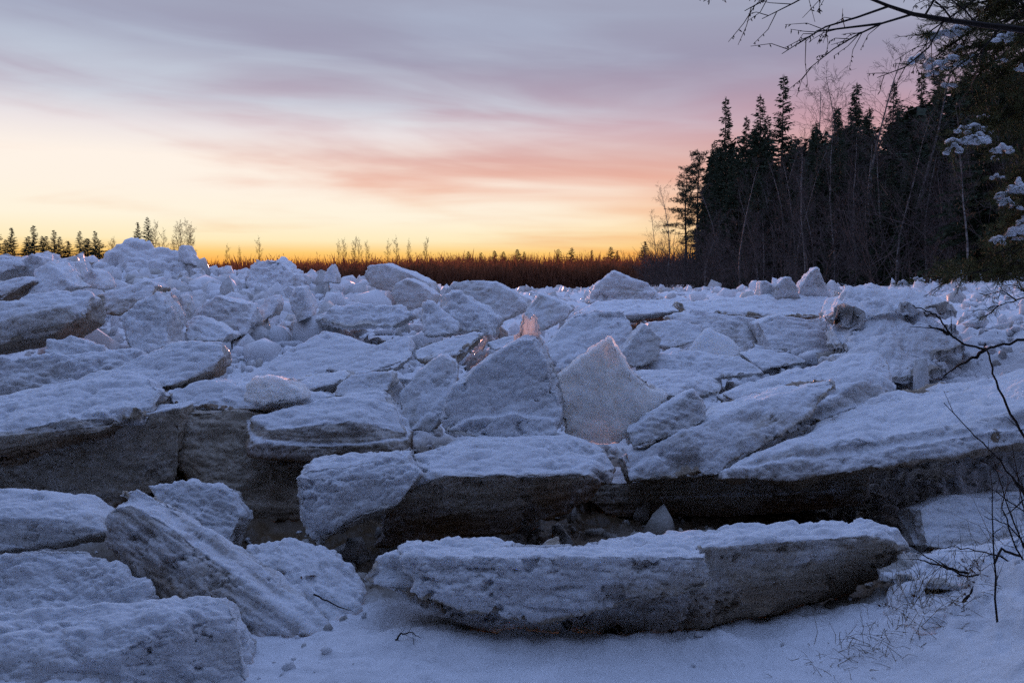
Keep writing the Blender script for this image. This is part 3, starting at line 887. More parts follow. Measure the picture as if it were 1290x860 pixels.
for k in range(6):
    sx, sy, sz = [(.8, .16, .75), (1.3, .9, .16), (1.0, .2, .6)][k % 3]
    pts = []
    for j in range(7):
        aa = j / 7 * 6.283 + rng.uniform(-.35, .35)
        rr_ = rng.uniform(.6, 1.05)
        for sgn in (-1, 1):
            v = np.array([math.cos(aa) * rr_, sgn * rng.uniform(.6, 1.0), math.sin(aa) * rr_]) if sy < .5 else np.array([math.cos(aa) * rr_, math.sin(aa) * rr_, sgn * rng.uniform(.6, 1.0)])
            pts.append(tuple(v * np.array([sx, sy, sz]) * 0.5))
    V, F = hull_mesh([pts])
    st = dict(STY[['plate', 'frost', 'snowy'][k % 3]])
    st['warp'] = 0.5
    nm = sculpt(V, F, 0.018, st)
    nm.name = 'ice_block'
    protos.append((nm, sz))
    protos.append((nm, sz))
    THIN.add(nm)

ZONES = [
    (-60, 260, 'loose snowy ice chunk in the high jumble under the left hand spruces'),
    (260, 460, 'loose snowy ice chunk in the jumble left of the long leaning skyline slab'),
    (460, 700, 'loose snowy ice chunk in the jumble around the biggest rounded slab'),
    (700, 960, 'loose snowy ice chunk on the flatter field below the far brush'),
    (960, 1340, 'loose snowy ice chunk on the slope before the right hand forest')]


def scatter(n, dmin, dmax, pxs, xr=(-60, 1340), sink=0.3, depthpow=1.0, tall=1.0, thin=False):
    for _ in range(n):
        px = random.uniform(*xr)
        d = dmin * (dmax / dmin) ** (random.random() ** depthpow)
        x = (px - 645) / FPX * d
        if x > 12.5 or (1030 < px < 1240 and 8.8 < d < 13):
            continue
        s = random.uniform(*pxs) / FPX * d
        s = min(s, 1.9)
        nm, sz = random.choice([q_ for q_ in protos if q_[0] in THIN] if thin else protos)
        o = bpy.data.objects.new('ice_block', nm)
        COL.objects.link(o)
        o.scale = (s * random.uniform(.9, 1.4), s * random.uniform(.8, 1.2), s * random.uniform(.7, 1.15) * tall)
        tl = (.95 if thin else .6) if nm in THIN else .35
        o.rotation_euler = (random.gauss(0, tl), random.gauss(0, tl), random.uniform(0, 6.28))
        o.location = (x, d, hz(x, d) + s * (0.28 - sink * random.random()) * sz)
        for a, b, lab in ZONES:
            if a <= px < b:
                tag(o, lab, 'ice block', kind='thing', group=lab.replace('loose snowy ice chunk', 'loose chunks'))


scatter(58, 15, 34, (14, 40), (-60, 480), 0.25, tall=1.15)
scatter(28, 9.5, 15, (14, 34), (190, 560), 0.35)
scatter(30, 9.0, 14, (12, 28), (640, 1050), 0.35)
scatter(26, 7.6, 9.5, (14, 30), (-40, 1300), 0.35)
scatter(20, 16, 40, (14, 30), (440, 720), 0.3)
scatter(26, 18, 60, (8, 22), (640, 1060), 0.35)
scatter(50, 8.6, 14.5, (14, 34), (150, 1180), 0.15, thin=True)
scatter(24, 14, 26, (16, 34), (-60, 700), 0.15, thin=True)
scatter(18, 9, 22, (14, 36), (1180, 1340), 0.4)
scatter(10, 9.0, 11, (16, 32), (-60, 230), 0.4)
scatter(8, 30, 80, (8, 18), (-60, 640), 0.3)


# crumbs of ice too many to count
def rubble():
    t = (1 + 5 ** .5) / 2
    bv = np.array([(-1, t, 0), (1, t, 0), (-1, -t, 0), (1, -t, 0), (0, -1, t), (0, 1, t), (0, -1, -t), (0, 1, -t), (t, 0, -1), (t, 0, 1), (-t, 0, -1), (-t, 0, 1)]) / 1.9
    bf = np.array([(0, 11, 5), (0, 5, 1), (0, 1, 7), (0, 7, 10), (0, 10, 11), (1, 5, 9), (5, 11, 4), (11, 10, 2), (10, 7, 6), (7, 1, 8), (3, 9, 4), (3, 4, 2), (3, 2, 6), (3, 6, 8), (3, 8, 9), (4, 9, 5), (2, 4, 11), (6, 2, 10), (8, 6, 7), (9, 8, 1)])
    N = 9500
    px = rng.uniform(-80, 1370, N)
    d = 7.2 * (60 / 7.2) ** (rng.random(N) ** 1.3)
    # some in the foreground too
    k = 260
    px[:k] = rng.uniform(-80, 1370, k)
    d[:k] = rng.uniform(4.2, 6.4, k)
    px[k:k + 420] = rng.uniform(380, 1250, 420)
    d[k:k + 420] = rng.uniform(5.4, 6.9, 420)
    j0 = k + 420
    px[j0:j0 + 2600] = rng.uniform(-80, 560, 2600)
    d[j0:j0 + 2600] = rng.uniform(8.2, 26, 2600)
    px[:190] = rng.uniform(-80, 440, 190)
    x = (px - 645) / FPX * d
    ok = x < 12.5
    x, d, px = x[ok], d[ok], px[ok]
    N = len(x)
    z = ground_h(x, d)
    s = rng.lognormal(0, .6, N) * 4.2 / FPX * d * np.where((px < 520) & (d > 12), 1.5, 1.0)
    s = np.minimum(s, 0.3)
    s[:k] *= 0.7
    V = bv[None] * (1 + rng.uniform(-.3, .3, (N, 12, 1))) * rng.uniform(.3, 1.5, (N, 1, 3)) * s[:, None, None]
    a = rng.uniform(0, 6.28, N)
    c, sn_ = np.cos(a), np.sin(a)
    X = V[..., 0] * c[:, None] - V[..., 1] * sn_[:, None]
    Y = V[..., 0] * sn_[:, None] + V[..., 1] * c[:, None]
    V = np.stack([X + x[:, None], Y + d[:, None], V[..., 2] + (z + s * .2)[:, None]], -1).reshape(-1, 3)
    F = (bf[None] + (np.arange(N) * 12)[:, None, None]).reshape(-1, 3)
    o = mesh_obj('ice_rubble', V, F, M['ground'], smooth=False)
    at = o.data.attributes.new('snow', 'FLOAT', 'POINT')
    at.data.foreach_set('value', np.repeat(rng.uniform(.35, 1.2, N) * np.where((d > 5.4) & (d < 7.0) & (px > 380), .25, 1), 12).astype(np.float32))
    tag(o, 'small crumbs of snowy ice strewn between the slabs', 'ice rubble', kind='stuff')


rubble()


# ------------------------------------------------------------------ trees
class Geo:
    def __init__(s):
        s.v, s.f = [], []

    def tube(s, pts, rad, sides=4):
        base = len(s.v)
        n = len(pts)
        for i, p in enumerate(pts):
            a = pts[max(i - 1, 0)]
            b = pts[min(i + 1, n - 1)]
            t = (Vector(b) - Vector(a))
            if t.length < 1e-6:
                t = Vector((0, 0, 1))
            t.normalize()
            up = Vector((0, 0, 1)) if abs(t.z) < .9 else Vector((1, 0, 0))
            u = t.cross(up).normalized()
            w = t.cross(u)
            for k in range(sides):
                an = 6.2832 * k / sides
                s.v.append(Vector(p) + (u * math.cos(an) + w * math.sin(an)) * rad[i])
        for i in range(n - 1):
            for k in range(sides):
                a = base + i * sides + k
                b = base + i * sides + (k + 1) % sides
                s.f.append((a, b, b + sides, a + sides))

    def blade(s, p, d, L, w, nrm=None):
        p = Vector(p)
        d = Vector(d).normalized()
        if nrm is None:
            nrm = Vector((random.gauss(0, 1), random.gauss(0, 1), random.gauss(0, 1)))
        u = d.cross(nrm)
        if u.length < 1e-5:
            u = Vector((1, 0, 0))
        u.normalize()
        b = len(s.v)
        s.v += [p, p + d * L * .45 + u * w * .5, p + d * L, p + d * L * .45 - u * w * .5]
        s.f.append((b, b + 1, b + 2, b + 3))

    def obj(s, name, mat, parent=None, smooth=False):
        return mesh_obj(name, s.v, s.f, mat, parent, smooth)


def rv(s=1.0):
    return Vector((random.gauss(0, s), random.gauss(0, s), random.gauss(0, s)))


def make_spruce(H=16.0, W=2.5, dens=1.0, label='', bw=1.0, prof=.92):
    root = empty('spruce_tree', (0, 0, 0))
    tr = Geo()
    tr.tube([(0, 0, -0.3), (0, 0, H * .5), (0, 0, H * .97)], [H * .011, H * .007, 0.01], 6)
    cr = Geo()
    nbr = int(300 * dens)
    for k in range(nbr):
        hq = .05 + .945 * ((k + random.random()) / nbr) ** 1.0
        z = H * hq
        f = 1 - hq
        L = (W * f ** prof * random.uniform(.62, 1.12) + .16) * (1 if hq > .14 else .8)
        if random.random() < .06:
            L *= 1.25
        a = random.random() * 6.28
        dr = Vector((math.cos(a), math.sin(a), 0))
        droop = .22 + .5 * f
        steps = 4
        pts = []
        for i in range(steps + 1):
            q = i / steps
            pts.append(Vector((0, 0, z)) + dr * L * q + Vector((0, 0, L * (.30 * (1 - f) * q + .1 * q - droop * q * q + .24 * q ** 3))))
        cr.tube([tuple(p) for p in pts[::2]], [.018, .012, .004], 3)
        m = int(max(6, L * 19 / bw ** .5))
        for i in range(m):
            q = (i + random.random()) / m
            s_ = q * steps
            ii = min(int(s_), steps - 1)
            p = pts[ii].lerp(pts[ii + 1], s_ - ii)
            side = random.choice((-1, 1))
            dd = dr * random.uniform(.4, 1.1) + dr.cross(Vector((0, 0, 1))) * side * random.uniform(.1, .9) + Vector((0, 0, random.uniform(-.7, .1)))
            ln = random.uniform(.24, .5) * (1.1 - .45 * q) * (.7 + .5 * f)
            cr.blade(p, dd, ln * (1 + .2 * (bw - 1)), ln * random.uniform(.2, .38) * bw)
    for _ in range(8):
        cr.blade((0, 0, H - .5), (random.gauss(0, .08), random.gauss(0, .08), 1), .7, .05)
    tr.obj('trunk', M['bark'], root, True)
    cr.obj('crown', M['needle'], root)
    tag(root, label, 'tree')
    return root


def grow(g, p, d, L, r, depth, maxd, spread=.5, up=.12, kids=(3, 5), sides=3, seg=4, minr=.004, droop=0):
    pts = [Vector(p)]
    dd = Vector(d).normalized()
    for i in range(seg):
        dd = (dd + rv(.13) + Vector((0, 0, up - droop * depth))).normalized()
        pts.append(pts[-1] + dd * L / seg)
    rad = [max(minr, r * (1 - .75 * i / seg)) for i in range(seg + 1)]
    g.tube([tuple(q) for q in pts], rad, sides if depth else 5)
    if depth >= maxd:
        return
    n = random.randint(*kids)
    for k in range(n):
        q = .25 + .75 * (k + random.random()) / n
        s_ = q * seg
        ii = min(int(s_), seg - 1)
        b = pts[ii].lerp(pts[ii + 1], s_ - ii)
        t = (pts[ii + 1] - pts[ii]).normalized()
        side = t.cross(rv()).normalized()
        nd = (t * (1 - spread * .6) + side * spread * random.uniform(.7, 1.2)).normalized()
        grow(g, b, nd, L * random.uniform(.42, .68), r * .5 * (1 - q * .4), depth + 1, maxd, spread, up, kids, 3, 3, minr, droop)


def make_birch(H=12, thin=1.0, label='', name='birch_tree', bark='birch', lean=0.03, minr=.006, limbs=20, start=.3, cat='tree'):
    root = empty(name, (0, 0, 0))
    tr = Geo()
    pts = [Vector((0, 0, -.3))]
    dd = Vector((random.gauss(0, lean), random.gauss(0, lean), 1))
    n = 9
    for i in range(n):
        dd = (dd + Vector((random.gauss(0, .06), random.gauss(0, .06), .0))).normalized()
        pts.append(pts[-1] + dd * (H * .97 / n))
    rad = [H * .0085 * thin * (1 - .88 * i / n) + .005 for i in range(n + 1)]
    tr.tube([tuple(p) for p in pts], rad, 6)
    cr = Geo()
    for k in range(limbs):
        q = start + (1 - start) * (k + random.random()) / limbs
        s_ = min(q, .995) * n
        ii = min(int(s_), n - 1)
        b = pts[ii].lerp(pts[ii + 1], s_ - ii)
        a = random.random() * 6.28
        d = Vector((math.cos(a) * .62, math.sin(a) * .62, .8))
        grow(cr, b, d, H * .20 * (1.15 - q * .75) * random.uniform(.7, 1.2), rad[ii] * .38, 1, 3, .55, .05, (4, 6), minr=minr, droop=.03)
    tr.obj('trunk', M[bark], root, True)
    cr.obj('crown', M['twig'], root)
    tag(root, label, cat)
    return root


def make_pine(H=13, label=''):
    root = empty('pine_tree', (0, 0, 0))
    tr = Geo()
    pts = [(0, 0, -.3), (.1, .05, H * .3), (-.08, .1, H * .6), (.1, 0, H * .96)]
    tr.tube(pts, [H * .011, H * .009, H * .006, .02], 6)
    cr = Geo()
    wood = Geo()
    z = H * .34
    while z < H * .98:
        f = (H - z) / H
        for k in range(3):
            a = random.random() * 6.28
            L = (.7 + 3.4 * min(f, .42)) * random.uniform(.6, 1.1)
            dr = Vector((math.cos(a), math.sin(a), random.uniform(-.05, .3)))
            p0 = Vector((0, 0, z))
            wood.tube([tuple(p0), tuple(p0 + dr * L * .5 + rv(.08)), tuple(p0 + dr * L + Vector((0, 0, .2)))], [.045, .025, .008], 3)
            for j in range(int(7 + L * 6)):
                q = random.uniform(.35, 1.05)
                c = p0 + dr * L * q + Vector((random.gauss(0, .22), random.gauss(0, .22), random.gauss(.08, .09)))
                for m in range(9):
                    cr.blade(c, rv() + Vector((0, 0, .5)), random.uniform(.14, .3), .045)
        z += random.uniform(.28, .5)
    tr.obj('trunk', M['bark'], root, True)
    wood.obj('limbs', M['bark'], root)
    cr.obj('crown', M['needle'], root)
    tag(root, label, 'tree')
    return root


TREES_HIDE = []
spr = [make_spruce(16, 2.7, 1.1, bw=1.3), make_spruce(16, 2.2, 1.1, bw=1.3), make_spruce(16, 3.2, 1.2, bw=1.4)]
bir = [make_birch(13, 1.0), make_birch(13, .7, limbs=26), make_birch(13, .8, limbs=16, start=.4), make_birch(13, .9, limbs=30, start=.15)]
pin = [make_pine(13), make_pine(13)]
fspr = [make_spruce(16, 3.0, .8, bw=2.0, prof=.8), make_spruce(16, 4.2, .6, bw=2.0, prof=.85), make_spruce(16, 2.7, .8, bw=1.6, prof=.85)]
fbir = [make_birch(13, .9, minr=.018, limbs=16, start=.25), make_birch(13, .9, minr=.016, limbs=22, start=.35)]
for b_ in fbir:
    for c_ in b_.children:
        c_.data.materials[0] = M['farbrush']  # far birches take the same tint for the orange glare on them
alder = [make_birch(6, .8, name='bare_bush', bark='bark', lean=.12, limbs=16, start=.08, cat='bush', minr=.005),
         make_birch(6, .7, name='bare_bush', bark='bark', lean=.2, limbs=20, start=.05, cat='bush', minr=.005)]
PROTO = spr + bir + pin + alder + fspr + fbir
used = set()


def plant(kind, x, y, H, Href, label, cat='tree', group=None, z=None, wide=1.0, tilt=0.0):
    src = random.choice(kind) if isinstance(kind, list) else kind
    s = H / Href
    z = hz(x, y) - .1 if z is None else z
    if id(src) not in used:
        used.add(id(src))
        o = src
        o.location = (x, y, z)
        o.rotation_euler = (random.gauss(0, tilt), random.gauss(0, tilt), random.random() * 6.28)
        o.scale = (s * wide, s * wide, s)
    else:
        o = copy_tree(src, (x, y, z), random.random() * 6.28, (s * wide, s * wide, s), (random.gauss(0, tilt), random.gauss(0, tilt)))
    for k in ('group',):
        if k in o:
            del o[k]
    tag(o, label, cat, group)
    return o


def plant_px(kind, px, ytop, d, Href, label, **kw):
    x = (px - 645) / FPX * d
    z = hz(x, d) - .1
    top = P(px, ytop, d)[2]
    return plant(kind, x, d, top - z, Href, label, z=z, **kw)


# right hand forest: the trees one can point at
plant_px(spr[1], 910, 124, 78, 16, 'tall narrow spruce, leftmost of the dark spruces at the forest end')
plant_px(spr[0], 953, 121, 74, 16, 'broad dark spruce second from the left, a little lower than the one to its right')
plant_px(spr[1], 936, 148, 84, 16, 'thin dark spruce squeezed between the two leftmost tall ones')
plant_px(spr[0], 981, 96, 66, 16, 'tallest spruce of the left group with open tiered branches')
plant_px(bir[1], 1024, 90, 66, 13, 'bare birch with a wispy rounded crown right of the tallest left spruce')
plant_px(spr[2], 1072, 106, 58, 16, 'dense broad spruce below the bare birch tops in the forest middle')
plant_px(spr[0], 1118, 104, 50, 16, 'dark spruce top just right of the dense broad spruce')
plant_px(spr[0], 896, 190, 90, 16, 'low dark spruce tucked behind the leftmost tall spruce')
plant_px(pin[0], 878, 190, 84, 13, 'airy pine with flat needle clouds at the forest end before the orange sky')
plant_px(pin[1], 862, 205, 92, 13, 'thinner airy pine left of its twin at the forest end')
plant_px(bir[0], 838, 225, 80, 13, 'slender bare birch standing farthest left of the right hand forest', wide=.8)
plant_px(bir[2], 826, 262, 96, 13, 'low bushy bare birch glowing before the sunset at the forest tip')
plant_px(bir[3], 1090, 62, 48, 13, 'bare birch with fan shaped top rising above the dense broad spruce')
plant_px(bir[1], 1065, 80, 54, 13, 'bare birch with fine twigs left of the fan shaped one')
plant_px(bir[0], 1140, 48, 34, 13, 'straight pale birch trunk running up to the overhanging branch')
plant_px(bir[2], 1050, 140, 44, 13, 'white birch trunk behind the tallest white ice shard', wide=.8)
plant_px(bir[0], 1000, 190, 55, 13, 'leaning white birch trunk behind the rounded white ice shard', wide=.8, tilt=.03)
plant_px(bir[1], 975, 215, 60, 13, 'thin pale birch behind the squat white ice shard', wide=.7)
plant_px(bir[2], 1215, 120, 19, 13, 'rough pale birch trunk in front of the right forest beside the snowy pine', wide=.9)
plant_px(spr[2], 1240, -30, 24, 16, 'large dark spruce at the upper right behind the snowy pine boughs')
plant_px(spr[1], 1175, 60, 36, 16, 'dark spruce behind the straight pale birch trunk')
plant_px(spr[2], 1290, -60, 28, 16, 'dark spruce cut by the right picture edge')
lab_s = 'dark spruce deep in the dense mass of the right hand forest'
lab_b = 'thin bare birch within the tangled edge of the right hand forest'
lab_u = 'low bare bush at the foot of the right hand forest'


def fy(y):       # forest skyline height of tree tops against distance
    return 17 - 9 * math.exp(-max(y - 18, 0) / 35)


for i in range(62):
    y = random.uniform(28, 115)
    x = random.uniform(15.5, 40)
    px = 645 + x / y * FPX
    if px > 1380 or px < 885: continue
    top = np.interp(px, [885, 905, 940, 1000, 1040, 1090, 1150, 1200, 1300], [200, 150, 130, 150, 130, 125, 85, 70, 40]) + random.uniform(5, 60)
    plant_px(random.choice(spr), px, top, y, 16, lab_s, group='spruces inside the right hand forest')
for i in range(34):
    y = 30 * (105 / 30) ** random.random()
    x = random.uniform(15.0, 18.5)
    px = 645 + x / y * FPX
    if px > 1330 or px < 880: continue
    top = np.interp(px, [885, 905, 940, 1000, 1040, 1090, 1150, 1200, 1300], [230, 190, 190, 200, 180, 190, 170, 160, 150]) + random.uniform(0, 60)
    plant_px(random.choice(spr), px, top, y, 16, lab_s, group='spruces inside the right hand forest', wide=1.2)
for i in range(60):
    y = 22 * (100 / 22) ** random.random()
    x = random.uniform(13.0, 19.0)
    px = 645 + x / y * FPX
    if px > 1340 or px < 850: continue
    top = np.interp(px, [850, 905, 940, 1000, 1040, 1090, 1150, 1200, 1300], [280, 210, 190, 170, 160, 130, 120, 120, 90]) + random.uniform(0, 110)
    plant_px(random.choice(bir), px, top, y, 13, lab_b, group='bare birches along the right hand forest edge', wide=random.uniform(.7, 1.1), tilt=.03)
for i in range(60):
    y = 17 * (95 / 17) ** random.random()
    x = random.uniform(12.2, 15.0)
    px = 645 + x / y * FPX
    if px > 1330: continue
    plant(alder, x, y, random.uniform(2.5, 5.5), 6, lab_u, 'bush', 'bare bushes at the foot of the right hand forest', tilt=.15, wide=1.2)

# the far bank, left and centre
for px, top, lab in [(-2, 290, 'dark spruce cut by the left picture edge on the far bank'),
                     (20, 287, 'bushy far spruce second from the left edge'),
                     (47, 284, 'narrow dark far spruce third from the left edge'),
                     (72, 290, 'broad far spruce left of the gap in the left row'),
                     (102, 291, 'far spruce with forked looking top right of the gap in the left row'),
                     (123, 291, 'far spruce at the right end of the left row')]:
    plant_px(random.choice(fspr), px, top, random.uniform(165, 190), 16, lab, wide=random.uniform(1.1, 1.8), tilt=.03)
for px in (-12, 8, 31, 38, 58, 64, 82, 92, 112, 130, 116):
    plant_px(random.choice(fspr), px, random.uniform(296, 309), random.uniform(170, 200), 16, 'low dark conifer filling between the taller far spruces at the left', group='low conifers between the far left spruces', wide=random.uniform(1.2, 2.2), tilt=.04)
plant_px(fspr[0], 176, 280, 175, 16, 'shorter of the two dark spruces above the high snowy hump')
plant_px(fspr[1], 189, 274, 175, 16, 'taller of the two dark spruces above the high snowy hump')
for px in (198, 204, 210, 216, 223, 228, 240, 243):
    plant_px(random.choice(fbir), px, random.uniform(276, 300), 185, 13, 'thin bare birch glowing just right of the two dark far spruces', group='bare birches right of the two dark far spruces', wide=.6)
for px in (285, 300, 330, 426, 434, 446, 452, 463, 488, 503, 519, 537, 150, 140):
    plant_px(random.choice(fbir), px, random.uniform(298, 312), 215, 13, 'lone bare birch standing above the far brush line', group='bare birches above the far brush line', wide=.6)
for px, top in ((623, 316), (634, 317), (652, 314), (660, 317), (703, 314), (720, 312), (745, 315), (769, 311), (777, 316), (811, 304), (590, 317), (606, 318)):
    plant_px(random.choice(fspr), px, top, 240, 16, 'tiny spruce top above the far brush line before the orange glow', group='tiny spruces above the far brush line', wide=random.uniform(1.2, 1.9))


def far_brush():
    N = 26000
    x0 = rng.uniform(-190, 75, N)
    y0 = rng.uniform(192, 262, N)
    px = 645 + x0 / y0 * FPX
    # height of the brush line seen along the bank
    h = np.interp(px, [-100, 60, 140, 240, 330, 420, 560, 900], [8.5, 8.0, 7.5, 8.0, 8.8, 9.0, 9.8, 10.2]) * y0 / 225
    cl = vnoise(np.stack([x0 * .28, y0 * .28, x0 * 0], 1), 5)
    h = h * rng.uniform(.5, .95, N) * (1 + .16 * cl + .10 * vnoise(np.stack([x0 * .9, y0 * .9, x0 * 0], 1), 6))
    K = 5
    x = np.repeat(x0, K) + rng.normal(0, .5, N * K)
    y = np.repeat(y0, K)
    hh = np.repeat(h, K) * rng.uniform(.45, 1.0, N * K)
    z = np.full(N * K, .7)
    lx = rng.normal(0, .18, N * K) * hh
    w = rng.uniform(.05, .17, N * K) * (.6 + .06 * hh)
    a = rng.uniform(0, 3.14, N * K)
    dx, dy = np.cos(a) * w, np.sin(a) * w
    V = np.stack([np.stack([x - dx, y - dy, z], 1), np.stack([x + dx, y + dy, z], 1),
                  np.stack([x + lx * .5 + dx * 1.8, y + dy, z + hh * .6], 1), np.stack([x + lx, y, z + hh], 1)], 1).reshape(-1, 3)
    # side twigs
    T = 150000
    i = rng.integers(0, N * K, T)
    q = rng.uniform(.25, 1.0, T)
    bx, by, bz = x[i] + lx[i] * q, y[i], z[i] + hh[i] * q
    L = rng.uniform(.5, 1.6, T) * (1.25 - q * .6)
    a = rng.uniform(0, 6.28, T)
    ux, uy, uz = np.cos(a) * .55 * L, np.sin(a) * .55 * L, L * rng.uniform(.3, 1.0, T)
    w = rng.uniform(.03, .1, T)
    V2 = np.stack([np.stack([bx - w, by, bz], 1), np.stack([bx + w, by, bz], 1),
                   np.stack([bx + ux * .6 + w, by + uy * .6, bz + uz * .6], 1), np.stack([bx + ux, by + uy, bz + uz], 1)], 1).reshape(-1, 3)
    V = np.concatenate([V, V2])
    F = np.arange(len(V)).reshape(-1, 4)
    o = mesh_obj('far_brush', V, F, M['farbrush'])
    tag(o, 'brown leafless brush along the far river bank', 'brush', kind='stuff')


far_brush()


def near_brush():
    g = Geo()
    for _ in range(480):
        y = 19 * (120 / 19) ** random.random()
        x = random.uniform(13, 30)
        px = 645 + x / y * FPX
        if px > 1340 or px < 815: continue
        z = float(ground_base([x], [y])[0])
        for k in range(9):
            d = Vector((random.gauss(0, .5), random.gauss(0, .5), 1)).normalized()
            L = random.uniform(1.5, 5.0)
            p = Vector((x + random.gauss(0, .4), y + random.gauss(0, .4), z + random.random() * 1.2))
            pts = [p]
            for i in range(3):
                d = (d + rv(.2)).normalized()
                pts.append(pts[-1] + d * L / 3)
            r = .006 + y * .00012
            g.tube([tuple(q) for q in pts], [r * 1.5, r * 1.2, r, r * .5], 3)
            for m in range(4):
                q = pts[1].lerp(pts[3], random.random())
                e = q + (d + rv(.6)).normalized() * random.uniform(.3, 1.1)
                g.tube([tuple(q), tuple(e)], [r * .9, r * .4], 3)
    o = g.obj('forest_undergrowth', M['twig'])
    tag(o, 'tangle of bare twigs filling the right hand forest edge', 'undergrowth', kind='stuff')


near_brush()


def skirt_forest():
    # the far-off wood behind the first rows: a mass nobody could count
    VV = []
    for _ in range(330):
        y = random.uniform(38, 190)
        x = random.uniform(22, 90)
        px = 645 + x / y * FPX
        if px < 885 or px > 1440: continue
        top = float(np.interp(px, [865, 905, 940, 1000, 1060, 1150, 1200, 1400], [250, 190, 165, 180, 165, 135, 110, 60])) + random.uniform(-5, 50)
        H = (358 - top) / FPX * y + 1
        N = 300
        f = rng.random(N) ** .75
        r = (1 - f) * (1.2 + H * .11) * rng.uniform(.2, 1, N)
        a0 = rng.uniform(0, 6.28, N)
        bx = x + np.cos(a0) * r
        by = y + np.sin(a0) * r
        z = 1.2 + f * H
        L = rng.uniform(.5, 1.3, N)
        w = L * .25
        a = a0 + rng.normal(0, .5, N)
        dz = rng.uniform(-.9, .1, N)
        dx, dy = np.cos(a) * L, np.sin(a) * L
        VV.append(np.stack([np.stack([bx, by, z], 1), np.stack([bx + dx * .5 - np.sin(a) * w, by + dy * .5 + np.cos(a) * w, z + dz * L * .5], 1),
                  np.stack([bx + dx, by + dy, z + dz * L], 1), np.stack([bx + dx * .5 + np.sin(a) * w, by + dy * .5 - np.cos(a) * w, z + dz * L * .5 - w], 1)], 1).reshape(-1, 3))
    V = np.concatenate(VV)
    F = np.arange(len(V)).reshape(-1, 4)
    o = mesh_obj('deep_forest', V, F, M['needle'])
    tag(o, 'dark mass of conifers deep behind the right hand forest edge', 'forest', kind='stuff')


skirt_forest()

# unseen spruces of the bank behind the viewer, packed close to darken the nearest snow
for x, y, H in [(-5.6, -2.8, 22), (5.8, -2.6, 22), (-11.5, 1.5, 20), (11, -1.5, 20), (-1.8, -8, 23), (4.5, -8, 23), (-7.6, 1.0, 20), (-9.6, 4.8, 16), (7.6, 1.0, 20), (3.2, -4.6, 20), (-3.2, -4.6, 20), (0, -5.6, 20), (-7.2, -1.5, 17), (-9, -5, 15), (-5, -7, 17), (-1.5, -6, 16), (2.5, -5.5, 17), (6, -5, 18), (9.5, -3, 16), (-12.5, -2, 14), (12, 1.5, 15), (0, -10, 18), (-7, -11, 18), (7, -10, 18)]:
    plant(spr[1], x, y, H, 16, 'unseen tall spruce on the bank behind the viewer', group='spruces behind the viewer', wide=0.9)


# ------------------------------------------------------------------ near twigs, pine boughs, grass on the right
def pxpath(pts):
    return [tuple(P(*p)) for p in pts]


def needles_along(g, pts, n, L=.06, w=.0022, spread=1.0):
    for i in range(n):
        t = random.random() * (len(pts) - 1)
        k = int(t)
        p = Vector(pts[k]).lerp(Vector(pts[k + 1]), t - k)
        d = (Vector(pts[k + 1]) - Vector(pts[k])).normalized()
        g.blade(p, d * .8 + rv(.6 * spread), L * random.uniform(.7, 1.2), w)


